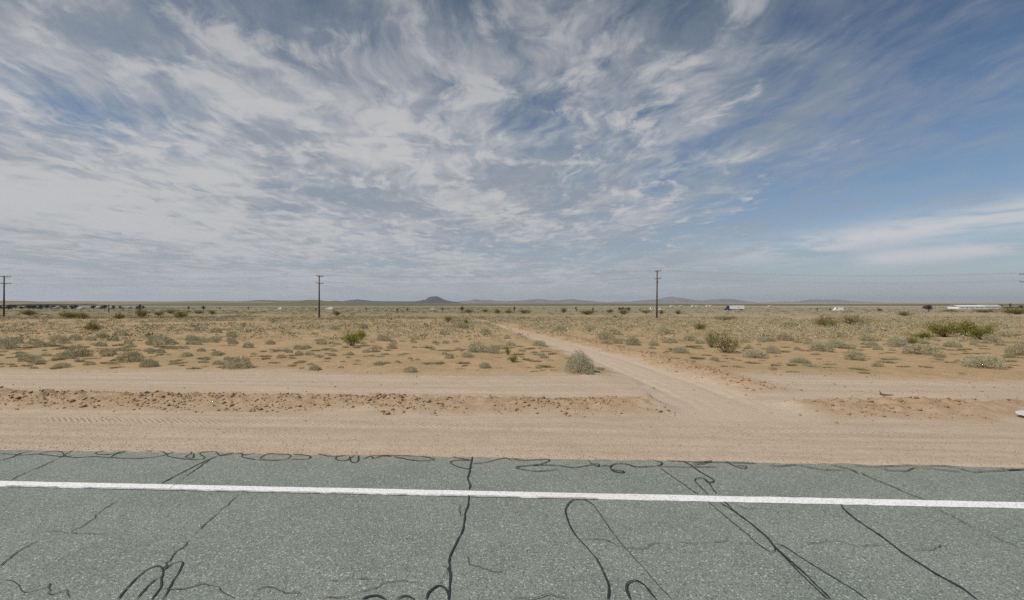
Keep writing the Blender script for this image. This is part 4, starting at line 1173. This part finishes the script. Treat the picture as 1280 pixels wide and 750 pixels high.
for i, (px, D, w, h_, lab) in enumerate([
    (1, 540, 5, 4.5, 'dark tree behind the leftmost pole, cut by the picture edge'),
    (14.5, 500, 7.5, 6.6, 'tallest dark round tree right of the leftmost pole'),
    (10, 520, 6, 3.6, 'low green tree at the foot of the tall dark round one'),
    (26.5, 520, 4.5, 4.2, 'small lone dark tree between the round tree and the long dark clump'),
    (36, 510, 7, 5.4, 'dark tree at the left end of the long clump by the houses'),
    (42, 530, 7, 5.2, 'dark tree in the middle of the long clump by the houses'),
    (51, 510, 6.5, 5.4, 'green tree between the first two small white houses'),
    (58.5, 505, 6, 5.8, 'dark tree left of the narrow white house pair'),
    (66, 560, 6, 4.6, 'blue-green tree behind the narrow white house pair'),
    (80, 520, 8, 5.6, 'yellow-green broad tree right of the narrow white house pair'),
    (90, 500, 5, 5.4, 'dark tree standing over the grey-roofed house'),
    (94.5, 520, 5.5, 6.0, 'dark purple-grey tree right of the grey-roofed house'),
    (117, 520, 5, 5.6, 'dark tree left of the small square white shed'),
    (130, 510, 7, 5.6, 'dark broad tree right of the small square white shed'),
    (142, 540, 4, 4.8, 'small dark tree right of the dark broken post'),
    (150, 560, 3.5, 4.2, 'smallest dark tree at the right end of the settlement'),
    (1099, 420, 6, 3.6, 'small olive tree alone on the plain right of the white van'),
  ]): leafy_tree(px, D, w, h_, lab, 400 + i, lm_olive if 'olive' in lab or 'yellow' in lab else lm_tree)
leafy_tree(1160.5, 400, 9, 6.6, 'round brown tree alone left of the long white building', 480, lm_brown)
for px, D, w, h_, lab in ((1263, 640, 3, 6.5, 'thin bare dark tree by the low brown building'), (1252, 640, 2.4, 4.5, 'bare twiggy tree between the white and brown buildings'), (1276, 640, 4, 4.0, 'low dark tree at the far end of the brown building')):
    leafy_tree(px, D, w, h_, lab, int(px), lm_brown)
def joshua(px, D, wpx, hpx, label, seed, arms=5):
    r = np.random.default_rng(seed); X, Y, z = at_depth(px, D); W_, H_ = wpx * D / F, hpx * D / F
    root = empty('joshua_tree', (X, Y, z)); rad = max(.14, W_ * .055)
    b = MB(); hd = [np.array([0, 0, H_ * .95])]
    b.tube([(0, 0, -.2), (.03 * W_, 0, H_ * .45), (0, 0, H_ * .88)], [rad * 1.25, rad, rad * .75], 8)
    for i in range(arms):
        a = i * 6.283 / arms + r.uniform(-.4, .4); e = r.uniform(.55, 1); z0 = H_ * r.uniform(.35, .6)
        tip = np.array([math.cos(a) * W_ * .42 * e, math.sin(a) * W_ * .42 * e, z0 + H_ * r.uniform(.12, .34)])
        b.tube([(0, 0, z0), (tip[0] * .7, tip[1] * .7, z0 + .04 * H_), tuple(tip)], [rad * .8, rad * .7, rad * .55], 7); hd.append(tip)
    b.build('trunk', m_bark, root, True)
    Vs = []; Fs = []; k_ = 0
    for t in hd:
        n = 70; dd = r.normal(size=(n, 3)); V, Fc = leaves(np.repeat(t[None, :], n, 0) + dd * .02, dd, np.full(n, H_ * .17), np.full(n, H_ * .035), r); Vs.append(V); Fs.append(Fc + k_); k_ += len(V)
    link(bpy.data.objects.new('leaf_rosettes', np_mesh('leaf_rosettes', np.concatenate(Vs), [np.concatenate(Fs)], lm_jtree)), root)
    return tag(root, label, 'Joshua tree')
for i, a in enumerate([
    (175, 260, 9, 9.5, 'tallest left Joshua tree, standing behind a creosote bush', 6),
    (254.5, 300, 4, 7.5, 'slim two-armed Joshua tree on the left plain', 3),
    (275, 420, 3.4, 4.0, 'stubby Joshua tree on the left plain, right of the slim two-armed one', 3),
    (310.5, 420, 2, 4.2, 'thin faint Joshua tree far out on the left plain', 2),
    (236, 330, 2.6, 6, 'thin Joshua tree left of the slim two-armed one', 2),
    (395, 360, 3, 3.6, 'small dark Joshua tree just left of the second pole', 3),
    (458, 300, 3, 5, 'slender Joshua tree right of the second pole', 2),
    (496.5, 260, 2.4, 5, 'small Joshua tree in the scrub left of the butte foot', 2),
    (509, 300, 3.4, 4.6, 'bushy low Joshua tree below the butte', 3),
    (553, 300, 5, 5, 'dark Joshua tree right of the white pickup, half hidden by scrub', 4),
    (577.5, 330, 6.4, 6.6, 'lone spiky Joshua tree with four arms below the butte slope', 5),
    (643, 300, 3.2, 6.4, 'round-headed Joshua tree on a thin stem where the track fades', 3),
    (720, 300, 3, 6, 'dark club-shaped Joshua tree between the far row and the car carrier', 2),
    (741, 320, 3.4, 5, 'small round Joshua tree above the wide creosote', 3),
    (800, 300, 3.4, 3.8, 'dark stump-like Joshua tree left of the third pole', 3),
    (1021.5, 330, 4, 4.4, 'left one of two small round Joshua trees near the white van', 3),
    (1037.5, 380, 3.2, 3.6, 'right one of two small round Joshua trees near the white van', 3),
  ]): joshua(*a[:5], 500 + i, a[5])
X, Y, z = at_depth(136, 300); b = MB(); b.tube([(0, 0, -.2), (.05, 0, 2.2), (0, 0, 4.6)], [.34, .32, .28], 10); b.tube([(0, 0, 3.6), (-.5, 0, 4.0), (-.6, 0, 4.4)], [.2, .16, .1], 8)
o = b.build('broken_post', m_bark, smooth=True); o.location = (X, Y, z); tag(o, 'thick dark broken post with a short stub near its top, below the settlement', 'post')

# ------------------------------------------------------------------ buildings
m_roof = plain_mat('grey_sheet_roof', (.42, .42, .41), .6)
m_wroof = plain_mat('white_sheet_roof', (.62, .63, .62), .5, .4, .05)
m_offw = plain_mat('weathered_white_wall', (.52, .52, .50), .7)
m_tan = plain_mat('tan_stucco', (.52, .44, .34), .9)
m_brownb = plain_mat('brown_siding', (.17, .12, .10), .9)
m_glassd = plain_mat('dark_window_glass', (.03, .035, .04), .15, .5)
def house(name, px, D, wpx, hpx, label, wall, roof, deep=7.0, group=None, wins=2, pitch=.3):
    X, Y, z = at_depth(px, D); W_, H_ = wpx * .85 * D / F, hpx * .78 * D / F; root = empty(name, (X, Y, z - .1))
    hw = H_ * (1 - pitch); b = MB(); b.box((0, 0, hw / 2), (W_, deep, hw)); b.build('wall', wall, root)
    b = MB(); e = .35; b.prism([(-deep / 2 - e, hw + .01), (0, H_), (deep / 2 + e, hw + .01), (deep / 2 + e, hw + .16), (0, H_ + .15), (-deep / 2 - e, hw + .16)], -W_ / 2 - e, W_ / 2 + e, 'x'); b.build('roof', roof, root)
    for s_ in (-1, 1):
        b = MB(); b.prism([(-deep / 2, hw), (deep / 2, hw), (0, H_)], s_ * W_ / 2 - .05, s_ * W_ / 2 + .05, 'x'); b.build('gable', wall, root)
    for i in range(wins):
        b = MB(); xx = (i + .5) / wins * W_ * .8 - W_ * .4; b.box((xx, -deep / 2 - .01, hw * .58), (min(1.2, W_ * .15), .06, hw * .32)); b.build('window', m_glassd, root)
    b = MB(); b.box((W_ * .02, -deep / 2 - .012, hw * .38), (.95, .05, hw * .72)); b.build('door', m_brownb, root)
    return tag(root, label, 'house', group)
for a in [
    ('house', 46, 560, 4, 2.9, 'small cream house left of the green tree in the settlement', m_tan, m_roof),
    ('house', 66, 540, 2.6, 3.2, 'narrow white house, left one of the close pair in the settlement', m_offw, m_roof),
    ('house', 70, 530, 2.6, 3.4, 'narrow white house, right one of the close pair in the settlement', m_offw, m_roof),
    ('house', 90, 540, 5, 3.4, 'grey-roofed white house under a dark tree', m_offw, m_roof),
    ('house', 101, 530, 6.5, 2.7, 'longest bright white house of the settlement', m_white, m_wroof),
    ('shed', 124.5, 570, 2.2, 4.2, 'small square white shed between two dark trees', m_offw, m_roof),
    ('house', 138, 560, 4, 2.4, 'tan low house right of the dark broad tree', m_tan, m_roof),
    ('house', 151, 570, 5, 2.6, 'tan house farthest right in the settlement', m_tan, m_roof),
    ('house', 161.5, 580, 2.5, 3.6, 'pale grey shed left of the tallest left Joshua tree', m_offw, m_roof),
    ('house', 840, 900, 5, 2.2, 'faint white house right of the third pole', m_offw, m_roof),
    ('house', 851, 900, 4, 2.0, 'faint cream house, second of the distant string right of the third pole', m_tan, m_roof),
    ('house', 866, 880, 3, 2.6, 'small bright house between the third pole and the semi truck', m_offw, m_roof),
    ('house', 871, 900, 2.6, 2.2, 'tiny pale shed next to the small bright distant house', m_tan, m_roof),
    ('house', 884, 900, 3, 2.6, 'pale house just left above the semi truck', m_offw, m_roof),
    ('house', 888, 930, 2.4, 2.4, 'faint shed closest to the semi truck', m_tan, m_roof),
    ('house', 962, 900, 4, 2.0, 'faint pale house right of the semi truck', m_tan, m_roof),
  ]:
    house(*a)
# the long white building
X, Y, z = at_depth(1208, 600); root = empty('long_building', (X, Y, z - .1)); PXM = 600 / F
L1 = 33 * PXM; b = MB(); b.box((0, 0, 1.3), (L1, 16, 2.6)); b.build('wall', m_white, root)
b = MB(); b.prism([(-8.5, 2.61), (0, 4.3), (8.5, 2.61), (8.5, 2.85), (0, 4.55), (-8.5, 2.85)], -L1 / 2 - .5, L1 / 2 + .5, 'x'); b.build('roof', m_wroof, root)
b = MB(); b.box((L1 / 2 + 12.5, 3, 1.25), (24.0, 12, 2.5)); b.build('annex_wall', m_white, root)
b = MB(); b.prism([(-3.6, 2.51), (3, 4.6), (9.6, 2.51), (9.6, 2.75), (3, 4.85), (-3.6, 2.75)], L1 / 2 + .6, L1 / 2 + 25, 'x'); b.build('annex_roof', m_roof, root)
for i in range(5):
    b = MB(); b.box((-L1 / 2 + 4 + i * 6, -8.02, 1.25), (2.6 if i == 2 else 1.2, .08, 2.3 if i == 2 else .9)); b.build('door' if i == 2 else 'window', m_glassd if i != 2 else m_roof, root)
tag(root, 'long low white building with a pale roof and greyer annex, alone on the plain', 'building')
house('barn', 1265, 640, 30, 3.2, 'long low brown building past the white one at the picture edge', m_brownb, m_brownb, 9, None, 4, .25)
for px, lab in ((1169, 'thin grey post left of the long white building, first of two'), (1174, 'thin grey post left of the long white building, second of two')):
    X, Y, z = at_depth(px, 520); b = MB(); b.tube([(0, 0, -.2), (0, 0, 3), (0, 0, 6.6)], [.16, .14, .11], 8); b.box((0, 0, 6.2), (1.6, .1, .12)); o = b.build('far_pole', m_arm); o.location = (X, Y, z); tag(o, lab, 'post')

# ------------------------------------------------------------------ vehicles
m_tyre = plain_mat('black_tyre', (.02, .02, .02), .9)
m_blue = plain_mat('navy_blue_truck_paint', (.018, .035, .11), .35, .5, .1)
m_cargo = plain_mat('white_trailer_side', (.68, .67, .66), .5, .4, .03)
m_darkp = plain_mat('dark_vehicle_paint', (.03, .03, .035), .35, .5)
m_steel = plain_mat('dark_chassis_steel', (.05, .05, .05), .6)
m_red = plain_mat('dark_red_paint', (.10, .03, .03), .4, .5)
def wheel(root, x, y, r_=.5, w_=.3):
    b = MB(); b.tube([(x, y - w_ / 2, r_), (x, y + w_ / 2, r_)], r_, 14); o = b.build('wheel', m_tyre, root)
    b = MB(); b.tube([(x, y - w_ / 2 - .01, r_), (x, y + w_ / 2 + .01, r_)], r_ * .5, 10); b.build('rim', m_steel, o)
def on_hwy(px, lane=-2.2):
    t = (px - 640) / F; Y = (HWY_Y + lane) / (1 + .03 * t); X = t * Y
    return X, Y, float(base_z(to_uv(X, Y - lane)[1])) + .425
def semi(px, label):
    X, Y, z = on_hwy(px); root = empty('semi_truck', (X, Y, z), R(-1.7))
    b = MB(); b.prism([(-8.2, .7), (-8.3, 1.3), (-7.2, 1.75), (-6.8, 1.9), (-6.4, 3.05), (-5.9, 3.75), (-4.5, 4.0), (-4.5, .7)], -1.2, 1.2); b.build('cab', m_blue, root)
    b = MB(); b.prism([(-6.72, 2.0), (-6.40, 2.95), (-5.7, 2.95), (-5.7, 2.0)], -1.215, 1.215); b.build('cab_window', m_glassd, root)
    b = MB(); b.box((-1.2, 0, .85), (12.0, .9, .25)); b.build('chassis', m_steel, root)
    b = MB(); b.box((2.0, 0, 2.58), (12.6, 2.5, 2.95)); b.build('trailer', m_cargo, root)
    b = MB(); b.box((-.5, 0, .85), (3.2, 2.3, .55)); b.build('side_skirt', m_steel, root)
    b = MB(); b.box((3.4, -1.262, 2.45), (1.6, .02, .35)); b.build('side_marking', m_darkp, root)
    for x in (-7.4, -4.4, -3.2, 5.6, 6.9):
        for y in (-1.05, 1.05): wheel(root, x, y)
    return tag(root, label, 'truck')
semi(917.5, 'semi truck with navy blue cab and long white trailer on the far highway')
def van(px, L, H_, label, paint, lane=-2.2, name='van', Dov=None, z_up=0):
    X, Y, z = on_hwy(px, lane)
    if Dov: X, Y, z = at_depth(px, Dov)
    root = empty(name, (X, Y, z + z_up), R(-1.7)); c_ = L / 2
    b = MB()
    if name == 'pickup': prof = [(-c_, .45), (-c_, 1.0), (-c_ * .5, 1.15), (-c_ * .28, H_), (c_ * .2, H_), (c_ * .3, 1.1), (c_, 1.1), (c_, .45)]
    elif name == 'car': prof = [(-c_, .35), (-c_, .8), (-c_ * .45, .95), (-c_ * .15, H_), (c_ * .4, H_), (c_ * .75, .95), (c_, .85), (c_, .35)]
    else: prof = [(-c_, .45), (-c_, 1.1), (-c_ * .78, 1.3), (-c_ * .55, H_), (c_ * .97, H_), (c_, H_ * .9), (c_, .45)]
    b.prism(prof, -.95, .95); b.build('body', paint, root)
    x0, x1 = (-c_ * .25, c_ * .17) if name == 'pickup' else ((-c_ * .2, c_ * .5) if name == 'car' else (-c_ * .55, -c_ * .25))
    b = MB(); b.prism([(x0, H_ * .62), (x0 + .1, H_ * .9), (x1, H_ * .9), (x1, H_ * .62)], -.965, .965); b.build('window', m_glassd, root)
    for x in (-c_ * .62, c_ * .62):
        for y in (-.85, .85): wheel(root, x, y, .36, .24)
    return tag(root, label, {'van': 'van', 'pickup': 'pickup', 'car': 'car', 'camper': 'camper', 'box_truck': 'truck'}[name])
van(350, 3.8, 2.3, 'small white van on the highway left of the second pole', m_cargo)
van(412, 6.2, 2.5, 'long white van on the highway right of the second pole', m_cargo)
van(541, 4.6, 2.2, 'white pickup below the butte', m_cargo, name='pickup')
van(1047.5, 7.2, 2.9, 'white camper van, bright side towards the road, below the rightmost far mountains', m_cargo, name='camper', lane=-40)
van(813.5, 3.4, 2.5, 'bright white car front close to the left of the third pole', m_cargo, name='car')
van(819, 4.0, 2.0, 'pale car behind the third pole', m_tan, name='car', lane=2.2)
van(825.5, 4.2, 2.0, 'white car close to the right of the third pole', m_cargo, name='car')
# car carrier with dark cars
X, Y, z = on_hwy(781); root = empty('car_carrier', (X, Y, z), R(-1.7))
b = MB(); b.box((.4, 0, .95), (8.6, 2.3, .22)); b.build('deck', m_steel, root)
b = MB(); b.prism([(-5.8, .5), (-5.8, 1.4), (-5.5, 2.5), (-4.1, 2.5), (-4.1, .5)], -1.1, 1.1); b.build('cab', m_darkp, root)
for x in (-5.2, -3.2, 3.0, 4.1):
    for y in (-1, 1): wheel(root, x, y, .46, .3)
tag(root, 'dark car carrier truck on the far highway behind a green creosote', 'truck')
for i, (dx_, lab, mt) in enumerate(((-2.0, 'dark car at the front of the car carrier deck', m_darkp), (2.6, 'dark red car at the back of the car carrier deck', m_red))):
    r0 = van(781, 4.0, 1.5, lab, mt, name='car', z_up=1.06)
    r0.location.x += dx_; r0.location.y -= dx_ * .03

# ------------------------------------------------------------------ the air
m_haze = bpy.data.materials.new('haze'); m_haze.use_nodes = True
h = NT(m_haze.node_tree)
vol = h.n('ShaderNodeVolumePrincipled', {'Color': (.80, .86, .95, 1), 'Density': HAZE, 'Anisotropy': .2})
h.n('ShaderNodeOutputMaterial', {'Volume': vol})
b = MB(); b.box((0, 7500, 88), (38000, 26000, 194)); o = b.build('haze', m_haze); tag(o, kind='stuff')
